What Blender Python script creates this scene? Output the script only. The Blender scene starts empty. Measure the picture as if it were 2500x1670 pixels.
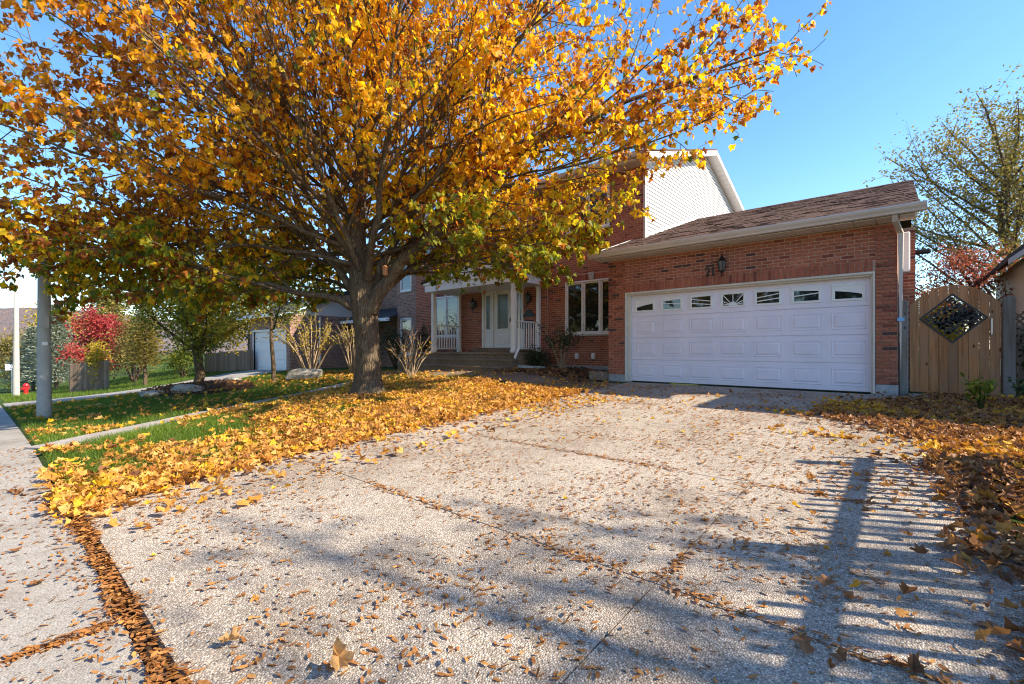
import bpy, math, random
import numpy as np
from mathutils import Vector, Matrix

random.seed(7)
rng = np.random.default_rng(11)
sc = bpy.context.scene
col = sc.collection
R = math.radians

# ------------------------------------------------------------------ camera, sky, sun, exposure
TH = math.atan2(954, 1110)                     # house normal lies this far to the right of the view axis
cam_d = bpy.data.cameras.new('camera')
cam = bpy.data.objects.new('camera', cam_d)
col.objects.link(cam)
cam_d.sensor_width = 36
cam_d.lens = 1110 / 2500 * 36
cam_d.shift_y = 17 / 2500
cam_d.clip_start = .05
cam_d.clip_end = 3000
cam.location = (0, 0, .815)
cam.rotation_euler = (R(90), 0, TH)
sc.camera = cam

SUN_EL, SUN_AZ = R(39), R(65)                  # azimuth from +Y towards +X
S = Vector((math.sin(SUN_AZ) * math.cos(SUN_EL), math.cos(SUN_AZ) * math.cos(SUN_EL), math.sin(SUN_EL)))
w = bpy.data.worlds.new('World')
sc.world = w
w.use_nodes = True
wn = w.node_tree.nodes
sky = wn.new('ShaderNodeTexSky')
sky.sky_type = 'NISHITA'
sky.sun_disc = False
sky.sun_elevation = SUN_EL
sky.sun_rotation = SUN_AZ
sky.altitude = 100
sky.air_density = 1.0
sky.dust_density = .25
sky.ozone_density = 2.4
wn['Background'].inputs['Strength'].default_value = .124
hs = wn.new('ShaderNodeHueSaturation')
hs.inputs['Saturation'].default_value = 1.2
w.node_tree.links.new(sky.outputs['Color'], hs.inputs['Color'])
w.node_tree.links.new(hs.outputs['Color'], wn['Background'].inputs['Color'])
sun_d = bpy.data.lights.new('sun', 'SUN')
sun_d.energy = 4.4
sun_d.angle = R(.53)
sun_d.color = (1, .87, .69)
sun = bpy.data.objects.new('sun', sun_d)
col.objects.link(sun)
sun.location = (20, 10, 30)
sun.rotation_euler = S.to_track_quat('Z', 'Y').to_euler()
vs = sc.view_settings
vs.view_transform = 'Standard'
vs.look = 'None'
vs.gamma = 1
vs.use_curve_mapping = False
vs.exposure = 1.4
sc.cycles.max_bounces = 7
sc.cycles.diffuse_bounces = 4
sc.cycles.transmission_bounces = 4
sc.cycles.transparent_max_bounces = 6
sc.cycles.use_denoising = True
sc.cycles.filter_width = 1.1
sc.cycles.sample_clamp_indirect = 8

# ------------------------------------------------------------------ materials
def ramp_set(n, stops):
    cr = n.color_ramp
    while len(cr.elements) > 1:
        cr.elements.remove(cr.elements[-1])
    cr.elements[0].position = stops[0][0]
    cr.elements[0].color = (*stops[0][1], 1)
    for p, c in stops[1:]:
        e = cr.elements.new(p)
        e.color = (*c, 1)

class NT:
    def __init__(s, name):
        s.m = bpy.data.materials.new(name)
        s.m.use_nodes = True
        s.t = s.m.node_tree
        s.t.nodes.clear()
        s.out = s.n('ShaderNodeOutputMaterial')
    def n(s, typ, **kw):
        nd = s.t.nodes.new(typ)
        for k, v in kw.items():
            if k.startswith('i_'):
                nd.inputs[k[2:].replace('_', ' ')].default_value = v
            else:
                setattr(nd, k, v)
        return nd
    def l(s, a, b):
        s.t.links.new(a, b)
    def noise(s, vec, scale, detail=4, rough=.6):
        nd = s.n('ShaderNodeTexNoise')
        nd.inputs['Scale'].default_value = scale
        nd.inputs['Detail'].default_value = detail
        nd.inputs['Roughness'].default_value = rough
        if vec is not None:
            s.l(vec, nd.inputs['Vector'])
        return nd.outputs['Fac']
    def ramp(s, fac, stops, interp='LINEAR'):
        nd = s.n('ShaderNodeValToRGB')
        nd.color_ramp.interpolation = interp
        ramp_set(nd, stops)
        s.l(fac, nd.inputs['Fac'])
        return nd.outputs['Color']
    def math(s, op, a, b=None, clamp=False):
        nd = s.n('ShaderNodeMath', operation=op, use_clamp=clamp)
        for i, v in enumerate((a, b)):
            if v is None: continue
            if isinstance(v, (int, float)): nd.inputs[i].default_value = v
            else: s.l(v, nd.inputs[i])
        return nd.outputs[0]
    def mix(s, fac, a, b, mode='MIX'):
        nd = s.n('ShaderNodeMix', data_type='RGBA', blend_type=mode)
        for k, v in ((0, fac), (6, a), (7, b)):
            if isinstance(v, (int, float)): nd.inputs[k].default_value = v
            elif isinstance(v, tuple): nd.inputs[k].default_value = (*v, 1)
            else: s.l(v, nd.inputs[k])
        return nd.outputs[2]
    def scaled(s, vec, sc3):
        nd = s.n('ShaderNodeMapping')
        nd.inputs['Scale'].default_value = sc3
        s.l(vec, nd.inputs['Vector'])
        return nd.outputs['Vector']
    def bump(s, h, strength=.5, dist=.01, normal=None):
        nd = s.n('ShaderNodeBump')
        nd.inputs['Strength'].default_value = strength
        nd.inputs['Distance'].default_value = dist
        s.l(h, nd.inputs['Height'])
        if normal is not None: s.l(normal, nd.inputs['Normal'])
        return nd.outputs['Normal']
    def principled(s, colr, rough=.7, normal=None, spec=.3, metallic=0., ior=None, coat=0):
        p = s.n('ShaderNodeBsdfPrincipled')
        if isinstance(colr, tuple): p.inputs['Base Color'].default_value = (*colr, 1)
        else: s.l(colr, p.inputs['Base Color'])
        if isinstance(rough, (int, float)): p.inputs['Roughness'].default_value = rough
        else: s.l(rough, p.inputs['Roughness'])
        p.inputs['Specular IOR Level'].default_value = spec
        p.inputs['Metallic'].default_value = metallic
        if ior: p.inputs['IOR'].default_value = ior
        if coat: p.inputs['Coat Weight'].default_value = coat
        if normal is not None: s.l(normal, p.inputs['Normal'])
        s.l(p.outputs[0], s.out.inputs['Surface'])
        return p
    def pos(s):
        return s.n('ShaderNodeNewGeometry').outputs['Position']
    def objco(s):
        return s.n('ShaderNodeTexCoord').outputs['Object']
    def attr(s, name='h'):
        return s.n('ShaderNodeAttribute', attribute_name=name).outputs['Fac']
    def objrand(s):
        return s.n('ShaderNodeObjectInfo').outputs['Random']

def plain(name, c, rough=.6, var=.18, scale=6, bump=.15, bscale=60, spec=.3, metallic=0., dirt=None, bdist=.004):
    t = NT(name)
    v = t.pos()
    f = t.noise(v, scale, 5)
    a = tuple(max(0, x * (1 - var)) for x in c)
    b = tuple(min(1, x * (1 + var)) for x in c)
    cc = t.ramp(f, [(.3, a), (.7, b)])
    if dirt:
        g = t.noise(v, 1.7, 8, .75)
        cc = t.mix(t.math('MULTIPLY', t.ramp(g, [(.52, (0, 0, 0)), (.72, (1, 1, 1))]), .6), cc, dirt)
    nrm = t.bump(t.noise(v, bscale, 4), bump, bdist) if bump else None
    t.principled(cc, rough, nrm, spec, metallic)
    return t.m

def brick_mat(name, src, stops):
    t = NT(name)
    v = t.pos()
    h = t.objrand() if src == 'obj' else t.attr('h')
    base = t.ramp(h, stops)
    g = t.noise(v, 26, 6, .7)
    base = t.mix(t.ramp(g, [(.5, (0, 0, 0)), (.68, (1, 1, 1))]), base, t.mix(.62, base, (.03, .012, .012)))
    big = t.noise(v, .8, 3)
    base = t.mix(1, base, t.ramp(big, [(.3, (.85, .85, .85)), (.7, (1.12, 1.08, 1.05))]), 'MULTIPLY')
    hh = t.math('ADD', t.noise(v, 45, 5, .7), t.math('MULTIPLY', t.noise(v, 160, 3), .4))
    t.principled(base, .85, t.bump(hh, .7, .006), .2)
    return t.m

RED = [(0, (.35, .112, .068)), (.25, (.41, .14, .086)), (.5, (.36, .12, .074)), (.75, (.45, .165, .10)), (.90, (.25, .075, .052)), (.958, (.22, .066, .048)), (.966, (.09, .052, .048)), (1, (.11, .06, .054))]
PINK = [(0, (.36, .20, .16)), (.4, (.43, .26, .205)), (.7, (.33, .18, .15)), (.9, (.24, .13, .115)), (1, (.18, .10, .09))]
m_brick_o = brick_mat('brick_single', 'obj', RED)
m_brick_a = brick_mat('brick_red', 'attr', RED)
m_brick_n = brick_mat('brick_neighbour', 'attr', PINK)
m_mortar = plain('mortar', (.50, .33, .25), .95, .15, 20, .6, 120)
m_mortar2 = plain('mortar_grey', (.36, .32, .29), .95, .15, 20, .6, 120)
m_white = plain('white_paint', (.78, .77, .76), .42, .03, 3, .05, 30, .4)
m_door = plain('door_paint', (.78, .72, .80), .40, .05, 1.3, .12, 220, .4, dirt=(.66, .60, .66), bdist=.001)
m_vinyl = plain('vinyl_siding', (.60, .595, .585), .5, .04, 2.5, .1, 40, .35)
m_soffit = plain('soffit', (.62, .57, .50), .5, .05, 3, .05, 40, .3)
m_gutter = plain('gutter_metal', (.56, .50, .46), .35, .05, 2, .03, 20, .5, dirt=(.42, .36, .30))
m_black = plain('black_metal', (.012, .012, .013), .45, .2, 20, .2, 80, .5)
m_found = plain('foundation', (.34, .34, .34), .9, .25, 9, .8, 70, .2, dirt=(.2, .19, .18))
m_rock = plain('boulder_stone', (.36, .33, .28), .9, .35, 4, 1., 22, .2, dirt=(.18, .18, .12), bdist=.03)
m_pole = plain('pole_concrete', (.42, .39, .35), .85, .12, 5, .5, 160, .2, dirt=(.3, .28, .25))
m_red = plain('hydrant_red', (.5, .015, .02), .4, .1, 8, .1, 60, .5)
m_metal = plain('brushed_metal', (.7, .7, .72), .3, .05, 20, .1, 120, .5, .9)
m_soil = plain('soil', (.07, .045, .03), .95, .4, 14, 1., 50, .1, bdist=.02)
m_asphalt = plain('asphalt', (.05, .05, .052), .9, .2, 20, .8, 260, .2)
m_plastic = plain('blue_plastic', (.2, .45, .75), .4, .05, 5, .05, 30, .4)
m_stone_key = plain('keystone', (.45, .42, .38), .85, .12, 12, .4, 60, .2)

def shingle_mat(name, stops):
    t = NT(name)
    v = t.pos()
    b = t.ramp(t.attr('h'), stops)
    g = t.noise(v, 140, 4, .8)
    b = t.mix(1, b, t.ramp(g, [(.35, (.55, .55, .55)), (.7, (1.35, 1.35, 1.35))]), 'MULTIPLY')
    t.principled(b, .92, t.bump(t.noise(v, 300, 2), .5, .003), .15)
    return t.m
m_shingle = shingle_mat('shingle_brown', [(0, (.085, .052, .042)), (.5, (.14, .085, .066)), (.85, (.18, .115, .09)), (1, (.10, .06, .05))])
m_shingle_g = shingle_mat('shingle_grey', [(0, (.07, .068, .07)), (1, (.12, .115, .12))])

def wood_mat(name, a, b, grey):
    t = NT(name)
    v = t.pos()
    o = t.objrand()
    off = t.n('ShaderNodeVectorMath', operation='ADD')
    t.l(v, off.inputs[0])
    cmb = t.n('ShaderNodeCombineXYZ')
    t.l(t.math('MULTIPLY', o, 17.), cmb.inputs[0])
    t.l(t.math('MULTIPLY', o, 9.), cmb.inputs[2])
    t.l(cmb.outputs[0], off.inputs[1])
    vv = t.scaled(off.outputs[0], (38, 38, 1.6))
    g = t.noise(vv, 1.0, 6, .65)
    cc = t.ramp(g, [(.25, a), (.55, b), (.8, tuple(x * 1.15 for x in b))])
    cc = t.mix(t.math('MULTIPLY', t.ramp(t.noise(off.outputs[0], 1.6, 4), [(.42, (0, 0, 0)), (.66, (1, 1, 1))]), .55), cc, grey)
    hs = t.n('ShaderNodeHueSaturation')
    t.l(t.math('ADD', t.math('MULTIPLY', o, .5), .75), hs.inputs['Value'])
    t.l(cc, hs.inputs['Color'])
    vo = t.n('ShaderNodeTexVoronoi')
    vo.inputs['Scale'].default_value = 1
    t.l(t.scaled(off.outputs[0], (7.3, 7.3, 3.2)), vo.inputs['Vector'])
    knot = t.ramp(vo.outputs['Distance'], [(.07, (1, 1, 1)), (.13, (0, 0, 0))])
    cc = t.mix(t.math('MULTIPLY', knot, .85), hs.outputs[0], (.035, .016, .008))
    t.principled(cc, .8, t.bump(g, .5, .004), .2)
    return t.m
m_wood = wood_mat('gate_cedar', (.19, .072, .028), (.40, .175, .072), (.29, .175, .11))
m_wood_g = wood_mat('weathered_post', (.11, .085, .065), (.22, .18, .145), (.24, .22, .21))
m_wood_f = wood_mat('fence_board', (.13, .085, .055), (.24, .16, .105), (.22, .18, .15))

def glass_mat():
    t = NT('window_glass')
    v = t.pos()
    nb = t.bump(t.noise(v, 1.1, 2), .10, .05)
    t.principled((.012, .015, .016), .03, nb, .5, 0, 1.75)
    return t.m
m_glass = glass_mat()
def lamp_glass():
    t = NT('lantern_glass')
    t.principled((.13, .13, .135), .12, None, .6)
    return t.m
m_lglass = lamp_glass()
def leaded():
    t = NT('door_glass')
    v = t.pos()
    g = t.noise(v, 55, 4)
    cc = t.ramp(g, [(.3, (.05, .07, .065)), (.7, (.17, .2, .19))])
    t.principled(cc, .22, t.bump(g, .5, .004), .6, 0, 1.8)
    return t.m
m_leaded = leaded()

def agg_mat(name, pal, scale=100, cement=(.24, .23, .22), tint=(1, 1, 1), bump=.9):
    t = NT(name)
    v = t.pos()
    vo = t.n('ShaderNodeTexVoronoi')
    vo.inputs['Scale'].default_value = scale
    t.l(v, vo.inputs['Vector'])
    sep = t.n('ShaderNodeSeparateColor')
    t.l(vo.outputs['Color'], sep.inputs[0])
    peb = t.ramp(sep.outputs[0], pal)
    ed = t.ramp(vo.outputs['Distance'], [(.42, (0, 0, 0)), (.62, (1, 1, 1))])
    cc = t.mix(ed, peb, cement)
    st = t.noise(v, .9, 6, .65)
    cc = t.mix(1, cc, t.ramp(st, [(.30, (.66, .62, .58)), (.5, (.95, .93, .90)), (.70, (1.10, 1.09, 1.07))]), 'MULTIPLY')
    s2 = t.noise(v, 3.7, 7, .75)
    cc = t.mix(t.math('MULTIPLY', t.ramp(s2, [(.54, (0, 0, 0)), (.70, (1, 1, 1))]), .45), cc, (.20, .15, .11))
    cc = t.mix(1, cc, tint, 'MULTIPLY')
    h = t.math('SUBTRACT', 1., vo.outputs['Distance'])
    hh = t.math('ADD', h, t.math('MULTIPLY', sep.outputs[1], .5))
    t.principled(cc, .75, t.bump(hh, bump, .006), .25)
    return t.m
GREY = [(0, (.13, .12, .11)), (.2, (.26, .24, .22)), (.42, (.44, .41, .375)), (.7, (.58, .55, .51)), (.9, (.74, .71, .67)), (1, (.42, .31, .23))]
m_agg = agg_mat('exposed_aggregate', GREY, 112, (.33, .30, .265), (1.0, .945, .87))
m_agg2 = agg_mat('exposed_aggregate_tan', GREY, 90, (.22, .18, .14), (.72, .58, .46))
m_side = agg_mat('sidewalk_concrete', [(0, (.17, .16, .15)), (.3, (.29, .275, .25)), (.7, (.37, .35, .32)), (1, (.45, .43, .40))], 120, (.32, .30, .275), (1, 1, 1), .6)
m_pathm = plain('path_concrete', (.34, .31, .29), .85, .2, 5, .8, 120, .25, dirt=(.2, .17, .14))

def leaf_mat(name, stops, trans=.5, rough=.5, src='attr', gain=1.5):
    t = NT(name)
    h = t.objrand() if src == 'obj' else t.attr('h')
    c = t.ramp(h, stops)
    v = t.pos()
    g = t.noise(v, 30, 3)
    c = t.mix(1, c, t.ramp(g, [(.3, (.72, .68, .62)), (.7, (1.18, 1.16, 1.1))]), 'MULTIPLY')
    p = t.n('ShaderNodeBsdfPrincipled')
    t.l(c, p.inputs['Base Color'])
    p.inputs['Roughness'].default_value = rough
    p.inputs['Specular IOR Level'].default_value = .3
    tr = t.n('ShaderNodeBsdfTranslucent')
    c2 = t.mix(1, c, (gain, gain * .95, gain * .7), 'MULTIPLY')
    t.l(c2, tr.inputs['Color'])
    mx = t.n('ShaderNodeMixShader')
    mx.inputs[0].default_value = trans
    t.l(p.outputs[0], mx.inputs[1])
    t.l(tr.outputs[0], mx.inputs[2])
    t.l(mx.outputs[0], t.out.inputs['Surface'])
    return t.m
MAPLE = [(0, (.19, .06, .02)), (.15, (.34, .12, .028)), (.32, (.50, .20, .022)), (.5, (.62, .30, .012)), (.68, (.70, .41, .012)), (.82, (.58, .44, .018)), (.9, (.28, .30, .02)), (1, (.09, .14, .02))]
m_maple = leaf_mat('maple_leaf', MAPLE, .56, .5, 'attr', 1.75)
LITTER = [(0, (.13, .05, .02)), (.2, (.30, .125, .035)), (.42, (.52, .25, .05)), (.6, (.62, .36, .11)), (.75, (.62, .34, .03)), (.92, (.68, .42, .015)), (1, (.60, .46, .03))]
m_litter = leaf_mat('fallen_leaf', LITTER, .25, .55)
m_litter_o = leaf_mat('fallen_leaf_single', [(0, (.30, .13, .04)), (.4, (.52, .27, .07)), (.7, (.62, .36, .03)), (1, (.66, .46, .03))], .25, .5, 'obj')
m_litter_d = leaf_mat('fallen_leaf_brown', [(0, (.09, .045, .026)), (.35, (.22, .105, .05)), (.65, (.40, .20, .08)), (.85, (.54, .26, .04)), (1, (.64, .38, .03))], .2, .6)
m_samara = leaf_mat('seed_wing', [(0, (.26, .11, .035)), (.6, (.42, .19, .06)), (1, (.56, .30, .09))], .2, .6)
m_green = leaf_mat('leaf_green', [(0, (.05, .075, .014)), (.4, (.12, .17, .025)), (.7, (.24, .27, .03)), (1, (.46, .36, .035))], .5)
m_dark = leaf_mat('leaf_evergreen', [(0, (.018, .03, .014)), (.6, (.04, .06, .025)), (1, (.09, .10, .035))], .25)
m_yellow = leaf_mat('leaf_yellow', [(0, (.20, .16, .03)), (.5, (.42, .32, .04)), (1, (.62, .48, .05))], .45)
m_olive = leaf_mat('leaf_olive', [(0, (.10, .085, .03)), (.5, (.22, .19, .05)), (1, (.38, .30, .07))], .4)
m_redleaf = leaf_mat('leaf_red', [(0, (.14, .02, .025)), (.35, (.36, .04, .05)), (.65, (.46, .09, .08)), (.85, (.50, .18, .13)), (1, (.48, .28, .15))], .4)
m_plum = leaf_mat('leaf_plum', [(0, (.18, .04, .04)), (.5, (.34, .10, .08)), (1, (.45, .20, .13))], .45)
m_spruce = leaf_mat('needle_blue', [(0, (.10, .14, .12)), (.5, (.25, .31, .26)), (1, (.46, .50, .42))], .2, .6)
m_grass = leaf_mat('grass_blade', [(0, (.05, .09, .012)), (.5, (.11, .19, .02)), (.85, (.19, .28, .03)), (1, (.34, .30, .10))], .4, .5)

def bark_mat(name, a, b, lich, scale=(22, 22, 4.5), amt=.5):
    t = NT(name)
    v = t.objco()
    vv = t.scaled(v, scale)
    g = t.noise(vv, 1.0, 6, .7)
    vo = t.n('ShaderNodeTexVoronoi', feature='DISTANCE_TO_EDGE')
    vo.inputs['Scale'].default_value = 1.3
    t.l(vv, vo.inputs['Vector'])
    cc = t.ramp(g, [(.28, a), (.68, b)])
    li = t.noise(v, 3.2, 6, .7)
    cc = t.mix(t.math('MULTIPLY', t.ramp(li, [(.5, (0, 0, 0)), (.68, (1, 1, 1))]), amt), cc, lich)
    h = t.math('ADD', g, t.math('MULTIPLY', t.math('MINIMUM', vo.outputs['Distance'], .22), 3.))
    t.principled(cc, .9, t.bump(h, 1., .03), .15)
    return t.m
m_bark = bark_mat('maple_bark', (.07, .046, .029), (.20, .145, .095), (.27, .235, .13))
m_twig = bark_mat('twig_bark', (.10, .065, .042), (.24, .17, .11), (.27, .22, .13), (30, 30, 12), .35)
m_stem = plain('shrub_stem', (.34, .25, .16), .85, .25, 9, .3, 60, .2)

def ground_mat():
    t = NT('ground_turf')
    v = t.pos()
    g = t.noise(v, 3.5, 6, .7)
    cc = t.ramp(g, [(.3, (.035, .06, .014)), (.52, (.055, .095, .018)), (.72, (.085, .09, .03))])
    f = t.noise(v, 60, 4, .8)
    cc = t.mix(1, cc, t.ramp(f, [(.3, (.6, .6, .6)), (.7, (1.3, 1.3, 1.2))]), 'MULTIPLY')
    t.principled(cc, .95, t.bump(f, 1., .03), .1)
    return t.m
m_ground = ground_mat()
m_mulch = plain('bark_mulch', (.06, .036, .024), .95, .5, 40, 1., 60, .1, bdist=.03)

# ------------------------------------------------------------------ mesh helpers
ORG = {}
def worg(o):
    return ORG.get(o.name, Vector((0, 0, 0))) if o else Vector((0, 0, 0))
def place(o, parent=None):
    col.objects.link(o)
    if parent is not None:
        o.parent = parent
        ORG[o.name] = worg(parent).copy()
    else:
        ORG[o.name] = Vector((0, 0, 0))
    return o
def tag(o, label=None, cat=None, group=None, kind=None):
    if label: o['label'] = label
    if cat: o['category'] = cat
    if group: o['group'] = group
    if kind: o['kind'] = kind
    return o
def thing(name, loc, label, cat, group=None):
    o = bpy.data.objects.new(name, None)
    o.empty_display_size = .1
    col.objects.link(o)
    o.location = loc
    ORG[o.name] = Vector(loc)
    return tag(o, label, cat, group)

def npmesh(name, V, Fs, mat, parent=None, attrs=None, smooth=False):
    """V (n,3) world coords; Fs list of int arrays (m,k)."""
    V = np.asarray(V, np.float32) - np.array(worg(parent), np.float32)
    me = bpy.data.meshes.new(name)
    me.vertices.add(len(V))
    me.vertices.foreach_set('co', V.ravel())
    loops = np.concatenate([np.asarray(f, np.int32).ravel() for f in Fs])
    tot = np.concatenate([np.full(len(f), np.asarray(f).shape[1], np.int32) for f in Fs])
    me.loops.add(len(loops))
    me.loops.foreach_set('vertex_index', loops)
    me.polygons.add(len(tot))
    st = np.concatenate([[0], np.cumsum(tot)[:-1]]).astype(np.int32)
    me.polygons.foreach_set('loop_start', st)
    me.polygons.foreach_set('loop_total', tot)
    me.polygons.foreach_set('use_smooth', np.full(len(tot), bool(smooth)))
    for k, a in (attrs or {}).items():
        at = me.attributes.new(k, 'FLOAT', 'POINT')
        at.data.foreach_set('value', np.asarray(a, np.float32).ravel())
    me.update(calc_edges=True)
    me.materials.append(mat)
    o = bpy.data.objects.new(name, me)
    return place(o, parent)

class MB:
    def __init__(s):
        s.v, s.f, s.h = [], [], []
    def add(s, vs, fs, h=0.):
        b = len(s.v)
        s.v += [tuple(p) for p in vs]
        s.f += [tuple(b + i for i in f) for f in fs]
        s.h += [h] * len(vs)
        return s
    def box(s, x0, x1, y0, y1, z0, z1, h=0., bev=0.):
        if x0 > x1: x0, x1 = x1, x0
        if y0 > y1: y0, y1 = y1, y0
        if z0 > z1: z0, z1 = z1, z0
        if bev <= 0:
            return s.add([(x0, y0, z0), (x1, y0, z0), (x1, y1, z0), (x0, y1, z0), (x0, y0, z1), (x1, y0, z1), (x1, y1, z1), (x0, y1, z1)],
                         [(0, 3, 2, 1), (4, 5, 6, 7), (0, 1, 5, 4), (1, 2, 6, 5), (2, 3, 7, 6), (3, 0, 4, 7)], h)
        b = min(bev, (x1 - x0) * .45, (y1 - y0) * .45, (z1 - z0) * .45)
        vs, idx = [], {}
        for ix, x in enumerate((x0, x1)):
            for iy, y in enumerate((y0, y1)):
                for iz, z in enumerate((z0, z1)):
                    dx, dy, dz = (b, -b)[ix], (b, -b)[iy], (b, -b)[iz]
                    for ax, p in enumerate(((x, y + dy, z + dz), (x + dx, y, z + dz), (x + dx, y + dy, z))):
                        idx[ix, iy, iz, ax] = len(vs)
                        vs.append(p)
        fs = []
        for i in (0, 1):
            q = [idx[i, 0, 0, 0], idx[i, 1, 0, 0], idx[i, 1, 1, 0], idx[i, 0, 1, 0]]
            fs.append(q if i else q[::-1])
            q = [idx[0, i, 0, 1], idx[1, i, 0, 1], idx[1, i, 1, 1], idx[0, i, 1, 1]]
            fs.append(q[::-1] if i else q)
            q = [idx[0, 0, i, 2], idx[1, 0, i, 2], idx[1, 1, i, 2], idx[0, 1, i, 2]]
            fs.append(q if i else q[::-1])
        for i in (0, 1):
            for j in (0, 1):
                q = [idx[0, i, j, 1], idx[1, i, j, 1], idx[1, i, j, 2], idx[0, i, j, 2]]
                fs.append(q if i != j else q[::-1])
                q = [idx[i, 0, j, 0], idx[i, 1, j, 0], idx[i, 1, j, 2], idx[i, 0, j, 2]]
                fs.append(q[::-1] if i != j else q)
                q = [idx[i, j, 0, 0], idx[i, j, 1, 0], idx[i, j, 1, 1], idx[i, j, 0, 1]]
                fs.append(q if i != j else q[::-1])
                for k in (0, 1):
                    q = [idx[i, j, k, 0], idx[i, j, k, 1], idx[i, j, k, 2]]
                    fs.append(q if (i + j + k) % 2 else q[::-1])
        return s.add(vs, fs, h)
    def prism(s, poly, axis, a, b, h=0.):
        """poly 2D points in the two other axes (order x,y,z minus axis), extruded a..b along axis."""
        n = len(poly)
        def P(p, t):
            q = list(p)
            q.insert(axis, t)
            return q
        vs = [P(p, a) for p in poly] + [P(p, b) for p in poly]
        fs = [tuple(range(n)), tuple(range(2 * n - 1, n - 1, -1))] + [((i + 1) % n, i, n + i, n + (i + 1) % n) for i in range(n)]
        return s.add(vs, fs, h)
    def tube(s, pts, rads, n=8, cap=True, h=0., phase=0.):
        V, F = tube_np(np.array(pts, float), np.array(rads, float) if np.ndim(rads) else np.full(len(pts), float(rads)), n, phase)
        fs = [tuple(f) for f in F]
        m = len(pts)
        if cap:
            fs += [tuple(range(n))[::-1], tuple(range((m - 1) * n, m * n))]
        return s.add(V, fs, h)
    def lathe(s, prof, cx, cy, n=12, h=0.):
        """prof list (r,z)"""
        vs, fs = [], []
        for r, z in prof:
            for k in range(n):
                a = 2 * math.pi * k / n
                vs.append((cx + r * math.cos(a), cy + r * math.sin(a), z))
        for i in range(len(prof) - 1):
            for k in range(n):
                k2 = (k + 1) % n
                fs.append((i * n + k, i * n + k2, (i + 1) * n + k2, (i + 1) * n + k))
        fs.append(tuple(range(n))[::-1])
        fs.append(tuple(range((len(prof) - 1) * n, len(prof) * n)))
        return s.add(vs, fs, h)
    def build(s, name, mat, parent=None, smooth=False, **tg):
        V = np.array(s.v, float) - np.array(worg(parent))
        me = bpy.data.meshes.new(name)
        me.from_pydata(V.tolist(), [], s.f)
        if any(s.h):
            at = me.attributes.new('h', 'FLOAT', 'POINT')
            at.data.foreach_set('value', np.array(s.h, np.float32))
        if smooth:
            me.polygons.foreach_set('use_smooth', np.ones(len(me.polygons), bool))
        me.update()
        me.materials.append(mat)
        o = place(bpy.data.objects.new(name, me), parent)
        return tag(o, **tg)

def tube_np(P, rad, n=6, phase=0.):
    m = len(P)
    T = np.gradient(P, axis=0)
    T /= np.linalg.norm(T, axis=1, keepdims=True) + 1e-9
    ref = np.array([0, 0, 1.]) if abs(T[:, 2]).mean() < .8 else np.array([1., 0, 0])
    A = np.cross(T, ref)
    A /= np.linalg.norm(A, axis=1, keepdims=True) + 1e-9
    B = np.cross(T, A)
    a = phase + np.arange(n) * 2 * np.pi / n
    ring = A[:, None, :] * np.cos(a)[None, :, None] + B[:, None, :] * np.sin(a)[None, :, None]
    V = (P[:, None, :] + ring * rad[:, None, None]).reshape(-1, 3)
    i = np.arange(m - 1)[:, None] * n
    k = np.arange(n)[None, :]
    k2 = (k + 1) % n
    F = np.stack([i + k, i + n + k, i + n + k2, i + k2], -1).reshape(-1, 4)
    return V, F

def merge(parts):
    Vs, Fs, b = [], [], 0
    for V, F in parts:
        Vs.append(V)
        Fs.append(F + b)
        b += len(V)
    return np.concatenate(Vs), np.concatenate(Fs)

LEAF = np.array([(0, .32, 0), (0, .03, 0), (.34, -.04, 0), (.33, .15, 0), (.62, .40, 0), (.30, .52, 0), (.24, .74, 0), (0, 1.0, 0), (-.24, .74, 0), (-.30, .52, 0), (-.62, .40, 0), (-.33, .15, 0), (-.34, -.04, 0)])
LEAF_F = np.array([(0, i, i + 1) for i in range(1, 12)] + [(0, 12, 1)])
BIG = np.array([(0, .34, 0), (0, .04, 0), (.16, -.05, 0), (.38, -.03, 0), (.33, .13, 0), (.50, .20, 0), (.66, .42, 0), (.47, .45, 0), (.30, .50, 0), (.36, .68, 0), (.19, .73, 0), (0, 1.0, 0), (-.19, .73, 0), (-.36, .68, 0), (-.30, .50, 0), (-.47, .45, 0), (-.66, .42, 0), (-.50, .20, 0), (-.33, .13, 0), (-.38, -.03, 0), (-.16, -.05, 0)])
BIG_F = np.array([(0, i, i + 1) for i in range(1, 20)] + [(0, 20, 1)])
OVAL = np.array([(0, 0, 0), (.26, .35, .06), (0, 1, 0), (-.26, .35, .06)])
OVAL_F = np.array([(0, 1, 2), (0, 2, 3)])
WING = np.array([(0, 0, 0), (.13, .10, .05), (.22, .55, .12), (.05, 1, .10), (-.13, .6, .02), (-.11, .1, 0)])
WING_F = np.array([(0, 1, 2), (0, 2, 4), (2, 3, 4), (0, 4, 5)])
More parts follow.
